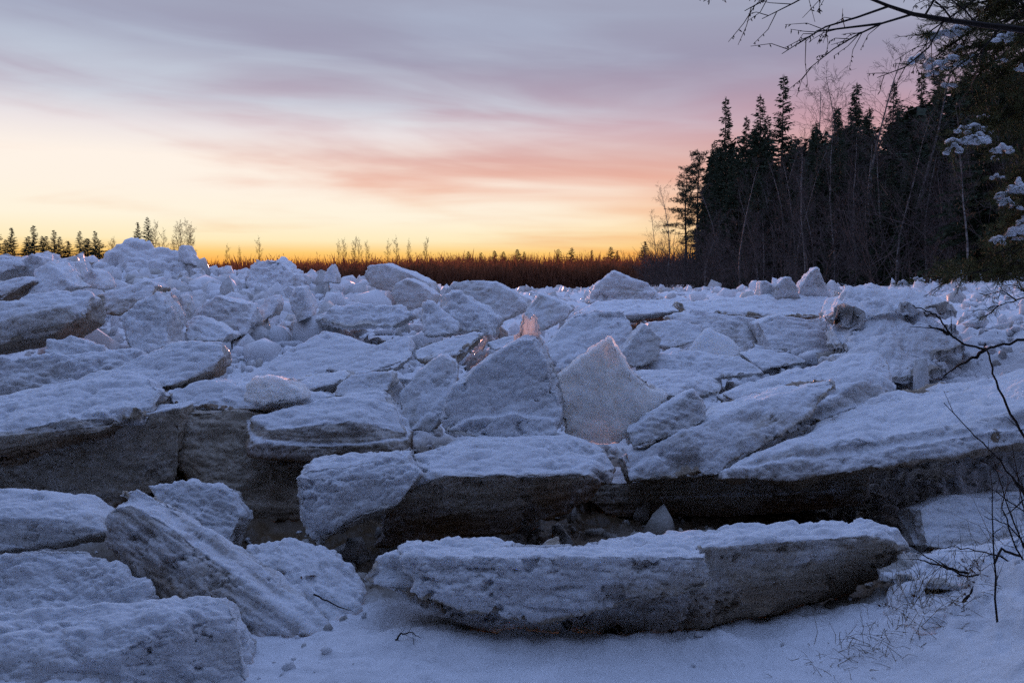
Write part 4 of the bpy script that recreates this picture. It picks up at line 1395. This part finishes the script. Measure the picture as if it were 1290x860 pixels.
# overhanging branch (the tree itself stands out of the picture at right)
def overhang():
    root = empty('alder_tree', (6.6, 6.2, hz(6.6, 6.2)))
    tag(root, 'bare tree whose budding branch hangs into the upper right of the sky', 'tree')
    off = Vector(root.location)
    tr = Geo()
    b0 = P(1330, 48, 6.3)
    tr.tube([(0, 0, -.3), (-.3, .05, 1.5), (-.5, .1, 3.2), (-.6, .1, 5.6)], [.11, .09, .07, .03], 7)
    tr.obj('trunk', M['bark'], root, True)
    g = Geo()
    main = [(1500, 60, 6.4), (1400, 50, 6.35), (1330, 42, 6.3), (1290, 38, 6.3), (1240, 32, 6.2), (1190, 25, 6.1), (1150, 18, 6.0), (1120, 8, 5.9), (1080, -8, 5.8)]
    mp = [Vector(P(*p)) - off for p in main]
    mp[0] = Vector((-.55, .1, 4.2))
    g.tube([tuple(p) for p in mp], [.035, .03, .025, .024, .02, .018, .014, .011, .008], 6)
    g2 = Geo()

    def twig(pts, r0=.0085, subs=7, sl=.34):
        q = [Vector(P(*p)) - off for p in pts]
        n = len(q)
        g2.tube([tuple(p) for p in q], [r0 * (1 - .75 * i / (n - 1)) for i in range(n)], 4)
        for i in range(subs):
            t = random.uniform(.15, 1) * (n - 1)
            k = min(int(t), n - 2)
            p = q[k].lerp(q[k + 1], t - k)
            d = (q[k + 1] - q[k]).normalized()
            a = rv(.5)
            a.y *= .6
            d2 = (d + a + Vector((0, 0, -.15))).normalized()
            L = sl * random.uniform(.3, 1.0)
            e = p + d2 * L * .5 + rv(.012)
            e2 = e + (d2 + rv(.25) + Vector((0, 0, -.15))).normalized() * L * .5
            g2.tube([tuple(p), tuple(e), tuple(e2)], [r0 * .42, r0 * .3, r0 * .2], 3)
            for m in range(3):
                tt = random.random()
                b = e.lerp(e2, tt)
                bd = (Vector((0, 0, -1)) + rv(.5)).normalized()
                bl = random.uniform(.014, .03)
                g2.tube([tuple(b), tuple(b + bd * bl * .5), tuple(b + bd * bl)], [.0015, .0042, .001], 4)
    g3 = Geo()
    twig([(1120, 8, 5.9), (1080, 22, 5.8), (1040, 34, 5.7), (1010, 52, 5.6), (985, 68, 5.5)], subs=9)
    twig([(1150, 18, 6.0), (1110, 30, 5.9), (1080, 44, 5.8), (1050, 62, 5.7), (1015, 90, 5.6)], subs=11)
    twig([(1110, 30, 5.9), (1060, 36, 5.8), (1030, 40, 5.8), (1005, 56, 5.7)], subs=5)
    twig([(1100, -30, 5.6), (1040, -18, 5.5), (1000, 4, 5.5), (960, 24, 5.4)], subs=8)
    twig([(1060, -40, 5.5), (1000, -20, 5.4), (960, 2, 5.3), (938, 14, 5.3)], subs=6)
    twig([(960, -30, 5.4), (925, -16, 5.3), (900, -6, 5.3), (886, 2, 5.3)], subs=3, sl=.15)
    twig([(1190, 25, 6.1), (1170, 60, 6.0), (1140, 85, 5.9), (1105, 98, 5.9)], subs=9)
    twig([(1165, 20, 6.0), (1180, -5, 6.0), (1200, -30, 6.0)], subs=4)
    twig([(1200, 26, 6.1), (1188, 10, 6.1), (1172, -4, 6.1), (1150, -20, 6.0)], subs=6)
    twig([(1230, 31, 6.2), (1215, 12, 6.2), (1196, -2, 6.2)], subs=5)
    twig([(1260, 36, 6.2), (1240, 60, 6.2), (1228, 100, 6.1)], subs=5)
    twig([(1330, 42, 6.3), (1300, 10, 6.3), (1260, -10, 6.2)], subs=6)
    g.obj('branch', M['neartwig'], root, True)
    g2.obj('twigs', M['neartwig'], root, True)


overhang()


# snowy pine at the right edge
def snow_blob(g_list, center, size):
    """hull points of a pillow of snow"""
    pts = []
    for _ in range(26):
        v = rv().normalized()
        v.z = abs(v.z) * 1.5 - .3
        pts.append(tuple(Vector(center) + Vector((v.x * size[0], v.y * size[1], v.z * size[2]))))
    g_list.append(pts)


def snowy_pine():
    bx, by = 6.9, 10.2
    root = empty('snowy_pine', (bx, by, hz(bx, by)))
    tag(root, 'near pine at the right edge with snow pillows lying on its boughs', 'tree')
    off = Vector(root.location)
    tr = Geo()
    tr.tube([(0, 0, -.3), (.05, 0, 2), (0, .05, 4), (.05, 0, 6.6)], [.13, .11, .08, .03], 8)
    tr.obj('trunk', M['bark'], root, True)
    w = Geo()
    n = Geo()
    boughs = []
    # (tip px, py, d, root height over base)
    tips = [(1160, 48, 9.6, 4.9), (1178, 72, 9.8, 4.6), (1196, 92, 9.5, 4.4), (1222, 30, 9.8, 5.0), (1255, 8, 9.9, 5.3), (1240, 112, 9.6, 4.0), (1262, 70, 9.3, 4.6), (1285, 48, 9.2, 4.9),
            (1200, 178, 9.3, 3.2), (1192, 190, 9.2, 3.1), (1235, 158, 9.4, 3.4), (1258, 198, 9.2, 3.0), (1262, 150, 9.8, 3.6), (1290, 120, 9.4, 3.9),
            (1262, 248, 9.2, 2.5), (1258, 290, 9.1, 2.0), (1278, 262, 9.0, 2.3), (1285, 220, 9.3, 2.8), (1275, 320, 9.2, 1.6), (1230, 330, 9.6, 1.4), (1200, 345, 9.8, 1.1), (1250, 350, 9.4, 1.0), (1175, 352, 10.2, .9),
            (1290, 170, 9.6, 3.3), (1300, 300, 9.3, 1.9), (1310, 90, 9.6, 4.3), (1190, 120, 10.2, 4.0), (1215, 140, 10.4, 3.8)]
    for _ in range(34):
        py = random.uniform(-40, 372)
        d = random.uniform(9.3, 11)
        left = np.interp(py, [-40, 40, 130, 200, 260, 300, 345, 372], [1150, 1165, 1205, 1245, 1270, 1240, 1185, 1200])
        px = random.uniform(left, 1300)
        tips.append((px, py, d, P(px, py, d)[2] - off.z + random.uniform(.0, .5)))
    for (px, py, d, hh) in tips:
        e = Vector(P(px, py, d)) - off
        s = Vector((0, 0, hh))
        mid = s.lerp(e, .5) + Vector((0, 0, .12))
        path = [s, mid, e]
        w.tube([tuple(p) for p in path], [.03, .018, .006], 4)
        ln = (e - s).length
        for k in range(int(16 + ln * 13)):
            t = random.uniform(.2, 1.0)
            p = path[0].lerp(path[1], t * 2) if t < .5 else path[1].lerp(path[2], t * 2 - 1)
            dr = ((e - s).normalized() * .6 + rv(.55)).normalized()
            L = random.uniform(.12, .38)
            q = p + dr * L
            w.tube([tuple(p), tuple(q)], [.005, .003], 3)
            for m in range(44):
                b = p.lerp(q, random.uniform(.0, 1.0))
                n.blade(b, dr * .7 + rv(.55), random.uniform(.045, .09), .006)
    # snow pillows
    hs = []
    blobs = [(1218, 178, 9.25, .22, .07), (1201, 186, 9.2, .1, .06), (1232, 172, 9.3, .14, .06), (1212, 163, 9.35, .1, .05), (1227, 160, 9.4, .12, .05), (1243, 163, 9.35, .07, .06), (1263, 187, 9.2, .11, .07), (1253, 198, 9.2, .05, .03),
             (1256, 222, 9.2, .09, .04), (1275, 240, 9.1, .16, .1), (1268, 252, 9.1, .10, .07), (1285, 232, 9.1, .12, .09), (1262, 250, 9.1, .06, .05), (1278, 262, 9.1, .08, .05), (1272, 298, 9.1, .18, .06), (1288, 290, 9.1, .15, .08), (1258, 305, 9.1, .07, .05), (1290, 278, 9.1, .10, .07),
             (1190, 42, 9.7, .20, .07), (1205, 36, 9.7, .12, .06), (1262, 48, 9.3, .12, .06), (1272, 44, 9.3, .08, .05), (1208, 60, 9.7, .07, .035), (1200, 75, 9.6, .18, .05), (1180, 84, 9.7, .14, .05), (1158, 76, 9.8, .14, .08), (1225, 72, 9.6, .06, .03), (1195, 108, 9.7, .09, .04), (1175, 93, 9.7, .09, .04), (1285, 86, 9.4, .07, .05), (1252, 152, 9.5, .08, .04), (1240, 147, 9.6, .08, .035), (1262, 76, 9.5, .07, .03),
             (1156, 350, 10.3, .05, .05), (1138, 356, 10.3, .06, .04)]
    for px, py, d, a, b in blobs:
        c = Vector(P(px, py, d)) - off
        parts_ = []
        for kk in (-.62, 0, .58):
            snow_blob(parts_, c + Vector((a * kk, random.uniform(-.3, .3) * a, -b * abs(kk) * random.uniform(.5, 1.6) + random.uniform(-.2, .2) * b)), (a * random.uniform(.42, .6), a * .45, b * random.uniform(.6, 1.0)))
        hs.append(parts_)
        if b > .045:
            snow_blob(parts_, c + Vector((random.uniform(-a, a), random.uniform(-.05, .05), -b * .5)), (a * .4, a * .4, b * .6))
        nb = c + Vector((a * random.uniform(.8, 2), .15, -b * .3 + random.uniform(-.05, .15)))
        for k in range(int(40 + a * 500)):
            an = random.uniform(0, 6.28)
            rr = random.uniform(.4, 1.15)
            p = c + Vector((math.cos(an) * a * rr, math.sin(an) * a * .7 * rr, -b * .35))
            n.blade(p, Vector((math.cos(an) - .3, math.sin(an), random.uniform(-.9, .5))), random.uniform(.05, .11), .006)
        for k in range(4):
            w.tube([tuple(nb), tuple(c + Vector((random.uniform(-a, a) * .9, 0, -b * .3)))], [.01, .004], 3)
    w.obj('boughs', M['bark'], root)
    n.obj('needles', M['pineneedle'], root)
    for h in hs:
        V, F = hull_mesh(h)
        st = dict(frost=1.0, dirt=0, layer=0, lump=.8, warp=2.2, chip=0, smooth=3)
        nm = sculpt(V, F, .011, st)
        nm.materials.clear()
        nm.materials.append(M['snowclump'])
        o = bpy.data.objects.new('snow_pillow', nm)
        COL.objects.link(o)
        o.parent = root


snowy_pine()


def sprig(name, label, paths, cat, r0=.008, mat='neartwig', needles=0, subs=0, extra=None):
    base = Vector(P(*paths[0][0]))
    root_z = hz(base.x, base.y)
    root = empty(name, (base.x, base.y, min(base.z, root_z) if not needles else base.z))
    off = Vector(root.location)
    tag(root, label, cat)
    g = Geo()
    nd = Geo()
    for pts in paths:
        q = [Vector(P(*p)) - off for p in pts]
        # densify with slight wobble
        qq = [q[0]]
        for a, b in zip(q[:-1], q[1:]):
            for k in range(1, 5):
                wob = rv(.0035) if k < 4 else Vector((0, 0, 0))
                qq.append(a.lerp(b, k / 4) + wob)
        n = len(qq)
        g.tube([tuple(p) for p in qq], [r0 * (1 - .72 * i / (n - 1)) for i in range(n)], 5)
        for i in range(subs):
            t = random.uniform(.3, .98) * (n - 1)
            k = min(int(t), n - 2)
            p = qq[k]
            d = (qq[k + 1] - qq[k]).normalized()
            e = p + (d + rv(.5)).normalized() * random.uniform(.04, .16)
            g.tube([tuple(p), tuple(e)], [r0 * .3, r0 * .15], 3)
        if needles:
            needles_along(nd, qq, needles, .07, .0032)
    if needles:
        g.obj('stem', M[mat], root, True)
        nd.obj('needles', M['pineneedle'], root)
    else:
        g.obj('stems', M[mat], root, True)
    return root


sprig('bare_shrub', 'dark arching shrub stem forking in front of the massive pale block at right', [
    [(1420, 800, 4.3), (1390, 600, 4.3), (1360, 440, 4.4), (1330, 428, 4.4), (1290, 428, 4.4), (1255, 436, 4.4), (1242, 440, 4.4), (1215, 434, 4.4), (1195, 418, 4.4), (1185, 402, 4.4), (1172, 393, 4.4), (1150, 384, 4.4)],
    [(1242, 440, 4.4), (1225, 450, 4.4), (1205, 462, 4.4), (1192, 472, 4.4)],
    [(1196, 420, 4.4), (1185, 415, 4.4), (1170, 410, 4.4)]], 'shrub', .0105, subs=2)
sprig('bare_shrub', 'curved dark stem leaning left over the right end of the broad slab', [
    [(1350, 760, 4.1), (1325, 640, 4.1), (1292, 552, 4.1), (1268, 510, 4.1), (1250, 470, 4.1), (1243, 440, 4.1), (1240, 432, 4.1)]], 'shrub', .009, subs=2)
sprig('bare_shrub', 'thin straight bare stem slanting up left before the dark hollow', [
    [(1330, 730, 4.0), (1300, 640, 4.0), (1275, 600, 4.0), (1245, 565, 4.0), (1215, 535, 4.0), (1189, 507, 4.0)],
    [(1258, 806, 4.0), (1252, 700, 4.0), (1247, 590, 4.0)],
    [(1275, 600, 4.0), (1296, 625, 4.0), (1262, 650, 4.0)]], 'shrub', .006, subs=4)
sprig('bare_shrub', 'tangled bare shrub at the right edge above the snowy bank', [
    [(1320, 760, 4.5), (1300, 700, 4.5), (1270, 660, 4.5), (1240, 650, 4.6)],
    [(1320, 760, 4.5), (1290, 690, 4.5), (1265, 625, 4.5), (1252, 580, 4.5)],
    [(1310, 740, 4.4), (1280, 690, 4.4), (1262, 640, 4.4), (1270, 600, 4.4)],
    [(1330, 740, 4.4), (1300, 660, 4.4), (1285, 600, 4.4)],
    [(1300, 730, 4.5), (1260, 700, 4.5), (1220, 690, 4.6), (1180, 690, 4.7)],
    [(1330, 700, 4.4), (1300, 650, 4.4), (1240, 610, 4.4)],
    [(1310, 720, 4.4), (1290, 640, 4.4), (1275, 560, 4.4)]], 'shrub', .006, subs=9)
sprig('pine_sprig', 'pine twig with long needles reaching over the snow slope at right', [
    [(1330, 380, 5.2), (1300, 372, 5.2), (1280, 378, 5.2), (1258, 385, 5.2), (1238, 390, 5.2), (1218, 392, 5.2)],
    [(1300, 372, 5.2), (1282, 360, 5.2), (1262, 358, 5.2)],
    [(1280, 378, 5.2), (1262, 366, 5.2), (1240, 372, 5.2)],
    [(1258, 385, 5.2), (1245, 396, 5.2), (1232, 402, 5.2)]], 'pine twig', .005, needles=70)
sprig('fallen_branch', 'thick broken dark stick poking up from the snowy bank', [
    [(1196, 786, 4.35), (1206, 770, 4.35), (1218, 752, 4.35), (1226, 738, 4.35)]], 'stick', .016)
sprig('fallen_branch', 'long thin branch lying across the snow by the right end of the front slab', [
    [(1285, 700, 4.6), (1262, 690, 4.6), (1245, 725, 4.5), (1215, 725, 4.55), (1185, 712, 4.6), (1165, 700, 4.65), (1155, 692, 4.7)],
    [(1220, 722, 4.55), (1195, 715, 4.55), (1165, 706, 4.6), (1150, 705, 4.6)]], 'stick', .008, subs=5)
sprig('fallen_branch', 'dark twig half buried in the snow at the lower right corner', [
    [(1330, 770, 4.0), (1290, 780, 4.0), (1265, 795, 4.0), (1250, 810, 3.95)]], 'stick', .009, subs=3)
sprig('fallen_branch', 'single dark twig at the very bottom right corner', [
    [(1330, 848, 3.75), (1290, 852, 3.7), (1265, 855, 3.7), (1242, 859, 3.68)]], 'stick', .006)
sprig('fallen_branch', 'short dark twig on the snow between the split slab and the front slab', [
    [(395, 748, 5.0), (412, 756, 4.95), (430, 765, 4.9), (445, 770, 4.85)]], 'stick', .006)
sprig('fallen_branch', 'small bent twig under the left end of the front slab', [
    [(498, 806, 4.55), (505, 797, 4.55), (515, 796, 4.55), (530, 803, 4.5)]], 'stick', .006, subs=4)

# dead leaves on the snow
for (px, py, d, lab) in [(352, 729, 5.25, 'dark curled dead leaf, left one of two on the snowy lump'), (386, 732, 5.2, 'dark curled dead leaf, right one of two on the snowy lump'),
                         (1224, 803, 4.1, 'reddish brown dead leaf under the thick broken stick')]:
    bm = bmesh.new()
    c = Vector(P(px, py, d))
    for k in range(3):
        bmesh.ops.create_grid(bm, x_segments=4, y_segments=4, size=.03, matrix=Matrix.Translation((k * .03 - .03, 0, .012 * k)) @ Matrix.Rotation(k * 1.3, 4, 'Z') @ Matrix.Rotation(.6, 4, 'X'))
    for v in bm.verts:
        v.co.z += 6 * (v.co.x ** 2) + random.gauss(0, .004)
    me = bpy.data.meshes.new('dead_leaf')
    bm.to_mesh(me)
    bm.free()
    me.materials.append(M['leaf'])
    o = bpy.data.objects.new('dead_leaf', me)
    COL.objects.link(o)
    o.location = c
    tag(o, lab, 'leaf')


def grass():
    g = Geo()
    for cx, cy, n, sx in [(1165, 800, 60, 60), (1140, 815, 30, 45), (1205, 745, 26, 30), (1255, 735, 26, 25), (1100, 805, 24, 40), (1060, 795, 12, 30), (1190, 780, 40, 22), (1265, 680, 40, 30), (1170, 745, 20, 20), (1225, 800, 30, 20)]:
        for _ in range(n):
            px = random.gauss(cx, sx)
            d = 1075 * 1.75 / (cy + random.gauss(0, 8) - 358)
            x = (px - 645) / FPX * d
            p = Vector((x, d, hz(x, d) + .003))
            a = random.uniform(0, 6.28)
            lean = random.uniform(.8, 6)
            dr = Vector((math.cos(a) * lean, math.sin(a) * lean * .5, 1)).normalized()
            L = random.uniform(.04, .2) * random.random() ** .4
            q = p + dr * L * .5
            e = q + (dr + Vector((0, 0, -.7 * random.random()))).normalized() * L * .5
            e.z = max(e.z, p.z + .004)
            g.tube([tuple(p), tuple(q), tuple(e)], [.0016, .0013, .0006], 3)
    for cx, cy, n, sx, lmin, lmax in [(1168, 792, 26, 12, .12, .3), (1150, 770, 40, 16, .05, .16), (1185, 748, 60, 26, .03, .12), (1225, 770, 50, 22, .03, .12), (1255, 745, 10, 8, .15, .3), (1205, 700, 20, 14, .08, .2), (1275, 700, 40, 22, .05, .2), (1110, 800, 50, 50, .03, .12)]:
        for _ in range(n):
            px = random.gauss(cx, sx)
            d = 1075 * 1.75 / (cy + random.gauss(0, 9) - 358)
            p = Vector(((px - 645) / FPX * d, d, 0))
            p.z = hz(p.x, p.y) + random.uniform(0, .12)
            dr = Vector((random.gauss(0, .5), random.gauss(0, .4), random.choice((1, 1, -.6)))).normalized()
            L = random.uniform(lmin, lmax)
            g.tube([tuple(p), tuple(p + dr * L * .6), tuple(p + (dr + rv(.25)) * L)], [.0018, .0014, .0006], 3)
    o = g.obj('dry_grass', M['grass'])
    tag(o, 'sparse dry grass stalks sticking out of the snowy bank', 'grass', kind='stuff')


grass()


def litter():
    g = Geo()
    for cx, cy, n, sx, sy in [(1190, 742, 90, 22, 8), (1240, 775, 60, 12, 12), (1150, 760, 60, 14, 12), (1215, 690, 40, 16, 6), (1265, 715, 40, 18, 10)]:
        for _ in range(n):
            px = random.gauss(cx, sx)
            d = 1075 * 1.8 / (cy + random.gauss(0, sy) - 358)
            p = Vector(((px - 645) / FPX * d, d, 0))
            p.z = hz(p.x, p.y) + random.uniform(0, .05)
            g.blade(p, Vector((random.gauss(0, 1), random.gauss(0, 1), random.uniform(0, .6))), random.uniform(.015, .045), random.uniform(.008, .02))
    tag(g.obj('leaf_litter', M['leaf']), 'dark bits of bark and dead leaves on the snow of the bank', 'leaf litter', kind='stuff')


litter()

# the snowy bank in the right foreground
ice('snow_drift', 'ragged snow cushion overhanging dark grass right of the front slab', 'snow drift', [
    ([(1120, 722, 4.75), (1160, 702, 4.95), (1210, 692, 5.0), (1300, 690, 5.0), (1380, 680, 5.0), (1380, 745, 4.5), (1250, 745, 4.45), (1180, 740, 4.5), (1130, 735, 4.6)], (0.0, 0.2, -0.06))],
    'crumb', frost=1.0, lump=1.6, dirt=0.0)
ice('snow_drift', 'small rounded cushion of snow beside the thick broken stick', 'snow drift', [
    ([(1152, 790, 4.2), (1165, 775, 4.25), (1190, 770, 4.25), (1200, 782, 4.2), (1190, 800, 4.1), (1160, 802, 4.1)], (0.0, 0.15, -0.05))],
    'crumb', frost=1.0, lump=1.0, dirt=0.0)
ice('snow_drift', 'long smooth snow drift curving along the lower right corner', 'snow drift', [
    ([(1210, 815, 4.05), (1250, 780, 4.3), (1300, 755, 4.45), (1390, 740, 4.5), (1390, 860, 3.8), (1290, 870, 3.7), (1180, 870, 3.7)], (0.0, 0.1, -0.2))],
    'crumb', frost=1.0, lump=1.0, dirt=0.0)


ice('snow_drift', 'knobbly snow cushion at the right edge below the tangled shrub', 'snow drift', [
    ([(1235, 700, 4.7), (1270, 675, 4.85), (1330, 660, 4.9), (1350, 720, 4.6), (1290, 735, 4.5), (1240, 725, 4.55)], (0.0, 0.2, -0.1))],
    'crumb', frost=1.0, lump=1.8, dirt=0.0)
ice('snow_drift', 'narrow ridge of snow dropping from the ragged cushion to the flat snow', 'snow drift', [
    ([(1128, 770, 4.45), (1140, 735, 4.65), (1165, 730, 4.7), (1172, 770, 4.45), (1160, 805, 4.2), (1130, 800, 4.25)], (0.0, 0.2, -0.1))],
    'crumb', frost=0.9, lump=1.2, dirt=0.2)
for lab_, pts_ in (
        ('small snow cushion caught in the dry grass left of the thick broken stick', [(1172, 765, 4.45), (1185, 752, 4.55), (1204, 756, 4.5), (1206, 772, 4.4), (1180, 778, 4.35)]),
        ('low snow cushion between the ragged cushion and the right edge', [(1228, 752, 4.45), (1245, 738, 4.55), (1275, 742, 4.5), (1280, 762, 4.35), (1240, 768, 4.3)]),
        ('flattened snow cushion below the reddish brown leaf', [(1195, 815, 4.05), (1215, 806, 4.1), (1242, 810, 4.1), (1240, 828, 3.95), (1205, 830, 3.95)])):
    ice('snow_drift', lab_, 'snow drift', [(pts_, (0.0, 0.15, -0.08))], 'crumb', frost=1.0, lump=2.0, warp=2.0, dirt=0.0)
sprig('fallen_branch', 'thin dead stalk standing beside the thick broken stick', [
    [(1250, 800, 4.3), (1252, 770, 4.3), (1255, 745, 4.3), (1257, 725, 4.35)]], 'stick', .005, subs=5)
sprig('fallen_branch', 'crooked dark twig crossing the snow in front of the thick broken stick', [
    [(1262, 812, 4.05), (1278, 795, 4.1), (1296, 778, 4.15), (1320, 762, 4.2)]], 'stick', .007, subs=4)

# ------------------------------------------------------------------ sky
def build_world():
    w = bpy.data.worlds.new('World')
    SC.world = w
    w.use_nodes = True
    nt = w.node_tree
    nt.nodes.clear()
    t = NT(nt)
    out = t.n('ShaderNodeOutputWorld')
    bg = t.n('ShaderNodeBackground')
    tc = t.n('ShaderNodeTexCoord')
    sep = t.n('ShaderNodeSeparateXYZ')
    t.l(tc.outputs['Generated'], sep.inputs[0])
    X, Y, Z = sep.outputs
    # elevation in "photo heights" (0 at the horizon, 1 at the top of the frame) and azimuth
    hyp = t.math('SQRT', t.math('ADD', t.math('MULTIPLY', X, X), t.math('MULTIPLY', Y, Y)))
    el = t.math('DIVIDE', t.math('ARCTAN2', Z, hyp), R(18.4))
    az = t.math('DIVIDE', t.math('ARCTAN2', X, Y), R(31))          # -1..1 over the frame
    elc = t.math('MAXIMUM', el, 0.0)

    def stops(lst):
        return [((358 - y) / 358 / 1.2, srgb(*c)) for y, c in lst]
    e12 = t.math('DIVIDE', elc, 1.2, clamp=True)
    clearL = t.ramp(t.math('MULTIPLY', e12, 1.16, clamp=True), [(0, srgb(255, 150, 40))] + stops([
        (340, (255, 160, 50)), (326, (255, 176, 74)), (312, (255, 206, 118)), (294, (255, 236, 190)), (262, (255, 244, 220)), (220, (255, 243, 228)), (180, (255, 243, 231)), (140, (236, 228, 229)), (100, (206, 212, 224)), (50, (190, 198, 214)), (0, (170, 178, 200))]))
    clearR = t.ramp(e12, [(0, srgb(250, 130, 30))] + stops([
        (340, (252, 135, 35)), (322, (255, 160, 58)), (304, (255, 198, 104)), (280, (255, 216, 158)), (250, (246, 190, 150)), (230, (232, 176, 150)), (200, (214, 172, 172)), (150, (190, 176, 196)), (100, (176, 182, 204)), (50, (176, 186, 208)), (0, (166, 176, 200))]))
    cloud = t.ramp(e12, [(0, srgb(230, 120, 50))] + stops([
        (320, (240, 150, 70)), (290, (244, 172, 110)), (255, (240, 172, 134)), (230, (234, 170, 148)), (195, (218, 168, 162)), (160, (200, 156, 166)), (120, (172, 150, 170)), (80, (154, 148, 172)), (30, (158, 160, 182)), (0, (158, 160, 182))]))
    fr = t.n('ShaderNodeMapRange', interpolation_type='SMOOTHSTEP')
    t.l(az, fr.inputs[0])
    fr.inputs[1].default_value = -0.1
    fr.inputs[2].default_value = 0.75
    clear = t.mix(fr.outputs[0], clearL, clearR)
    # cloud streaks on a high sheet
    den = t.math('ADD', t.math('MAXIMUM', Z, 0.0), 0.10)
    cx = t.math('DIVIDE', X, den)
    cy = t.math('DIVIDE', Y, den)
    cv = t.n('ShaderNodeCombineXYZ')
    t.l(t.math('ADD', t.math('MULTIPLY', cx, 0.55), t.math('MULTIPLY', cy, 0.22)), cv.inputs[0])
    t.l(t.math('SUBTRACT', t.math('MULTIPLY', cy, 1.15), t.math('MULTIPLY', cx, 0.10)), cv.inputs[1])
    big = t.noise(cv.outputs[0], 0.55, 3, 0.5, 0.3)
    fine = t.noise(cv.outputs[0], 1.2, 5, 0.5, 0.6)
    # streaks read in the picture: thin horizontal wisps
    sv = t.n('ShaderNodeCombineXYZ')
    t.l(t.math('MULTIPLY', az, 1.6), sv.inputs[0])
    t.l(t.math('ADD', t.math('MULTIPLY', el, 6.5), t.math('MULTIPLY', az, 0.9)), sv.inputs[1])
    wisp = t.noise(sv.outputs[0], 1.0, 4, 0.5, 0.5)
    den_ = t.math('ADD', t.math('ADD', t.math('MULTIPLY', big, 0.9), t.math('MULTIPLY', fine, 0.5)), t.math('MULTIPLY', wisp, 0.9))
    # bias: a broad bank running from the upper centre to lower right
    cen = t.math('SUBTRACT', 0.80, t.math('MULTIPLY', az, 0.22))
    dist = t.math('ABSOLUTE', t.math('SUBTRACT', el, cen))
    bank = t.math('SUBTRACT', 0.22, t.math('MULTIPLY', dist, 0.62))
    bank = t.math('ADD', bank, t.math('MULTIPLY', az, 0.20))
    bank2 = t.math('SUBTRACT', 0.24, t.math('MULTIPLY', t.math('ABSOLUTE', t.math('SUBTRACT', el, 0.44)), 1.1))
    bank2 = t.math('ADD', bank2, t.math('MULTIPLY', t.math('SUBTRACT', az, 0.25), 0.35))
    bank = t.math('MAXIMUM', bank, bank2)
    dens = t.math('ADD', den_, bank)
    mr = t.n('ShaderNodeMapRange', interpolation_type='SMOOTHSTEP')
    t.l(dens, mr.inputs[0])
    mr.inputs[1].default_value = 0.88
    mr.inputs[2].default_value = 1.46
    sky = t.mix(t.math('MULTIPLY', mr.outputs[0], 0.92), clear, cloud)
    # the rest of the dome: dusk blue overhead and behind
    nish = t.n('ShaderNodeTexSky', sky_type='NISHITA')
    nish.sun_disc = False
    nish.sun_elevation = R(5.5)
    nish.sun_rotation = R(-8.7)
    nish.air_density = 1.0
    nish.dust_density = 1.5
    dusk = t.ramp(t.math('DIVIDE', t.math('ARCTAN2', Z, hyp), R(90), clamp=True), [(0, DUSK0), (0.2, DUSK1), (0.55, DUSK2), (1.0, DUSK3)])
    nz = t.n('ShaderNodeVectorMath', operation='SCALE')
    t.l(nish.outputs[0], nz.inputs[0])
    nz.inputs[3].default_value = NISH
    dome = t.mix(1.0, dusk, nz.outputs[0], 'ADD')
    # blend by height and by turning away from the west
    up = t.n('ShaderNodeMapRange', interpolation_type='SMOOTHSTEP')
    t.l(el, up.inputs[0])
    up.inputs[1].default_value = 1.05
    up.inputs[2].default_value = 2.3
    turn = t.n('ShaderNodeMapRange', interpolation_type='SMOOTHSTEP')
    t.l(t.math('ABSOLUTE', t.math('ADD', az, 0.25)), turn.inputs[0])
    turn.inputs[1].default_value = 1.3
    turn.inputs[2].default_value = 2.9
    fac = t.math('MAXIMUM', up.outputs[0], turn.outputs[0])
    fin = t.mix(fac, sky, dome)
    t.l(fin, bg.inputs[0])
    bg.inputs[1].default_value = 1.0
    t.l(bg.outputs[0], out.inputs[0])


DUSK0 = (0.14, 0.11, 0.12)
DUSK1 = (0.18, 0.17, 0.25)
DUSK2 = (0.36, 0.49, 0.92)
DUSK3 = (0.50, 0.74, 1.42)
NISH = 0.01
build_world()

sd = bpy.data.lights.new('sun', 'SUN')
sd.energy = 1.9
sd.color = (1.0, 0.46, 0.36)
sd.angle = R(2.0)
so = bpy.data.objects.new('sun', sd)
COL.objects.link(so)
a, e = R(-8.7), R(5.5)
dirv = Vector((math.sin(a) * math.cos(e), math.cos(a) * math.cos(e), math.sin(e)))
so.rotation_euler = dirv.to_track_quat('Z', 'Y').to_euler()

SC.view_settings.view_transform = 'Standard'
SC.view_settings.look = 'None'
SC.view_settings.exposure = 0
SC.view_settings.gamma = 1
SC.view_settings.use_curve_mapping = False
SC.cycles.use_denoising = False
SC.cycles.sample_clamp_indirect = 0.6
SC.cycles.caustics_reflective = False
SC.cycles.caustics_refractive = False
SC.cycles.use_adaptive_sampling = True
SC.cycles.adaptive_threshold = 0.025
SC.cycles.max_bounces = 4
SC.cycles.diffuse_bounces = 2
SC.cycles.transparent_max_bounces = 6
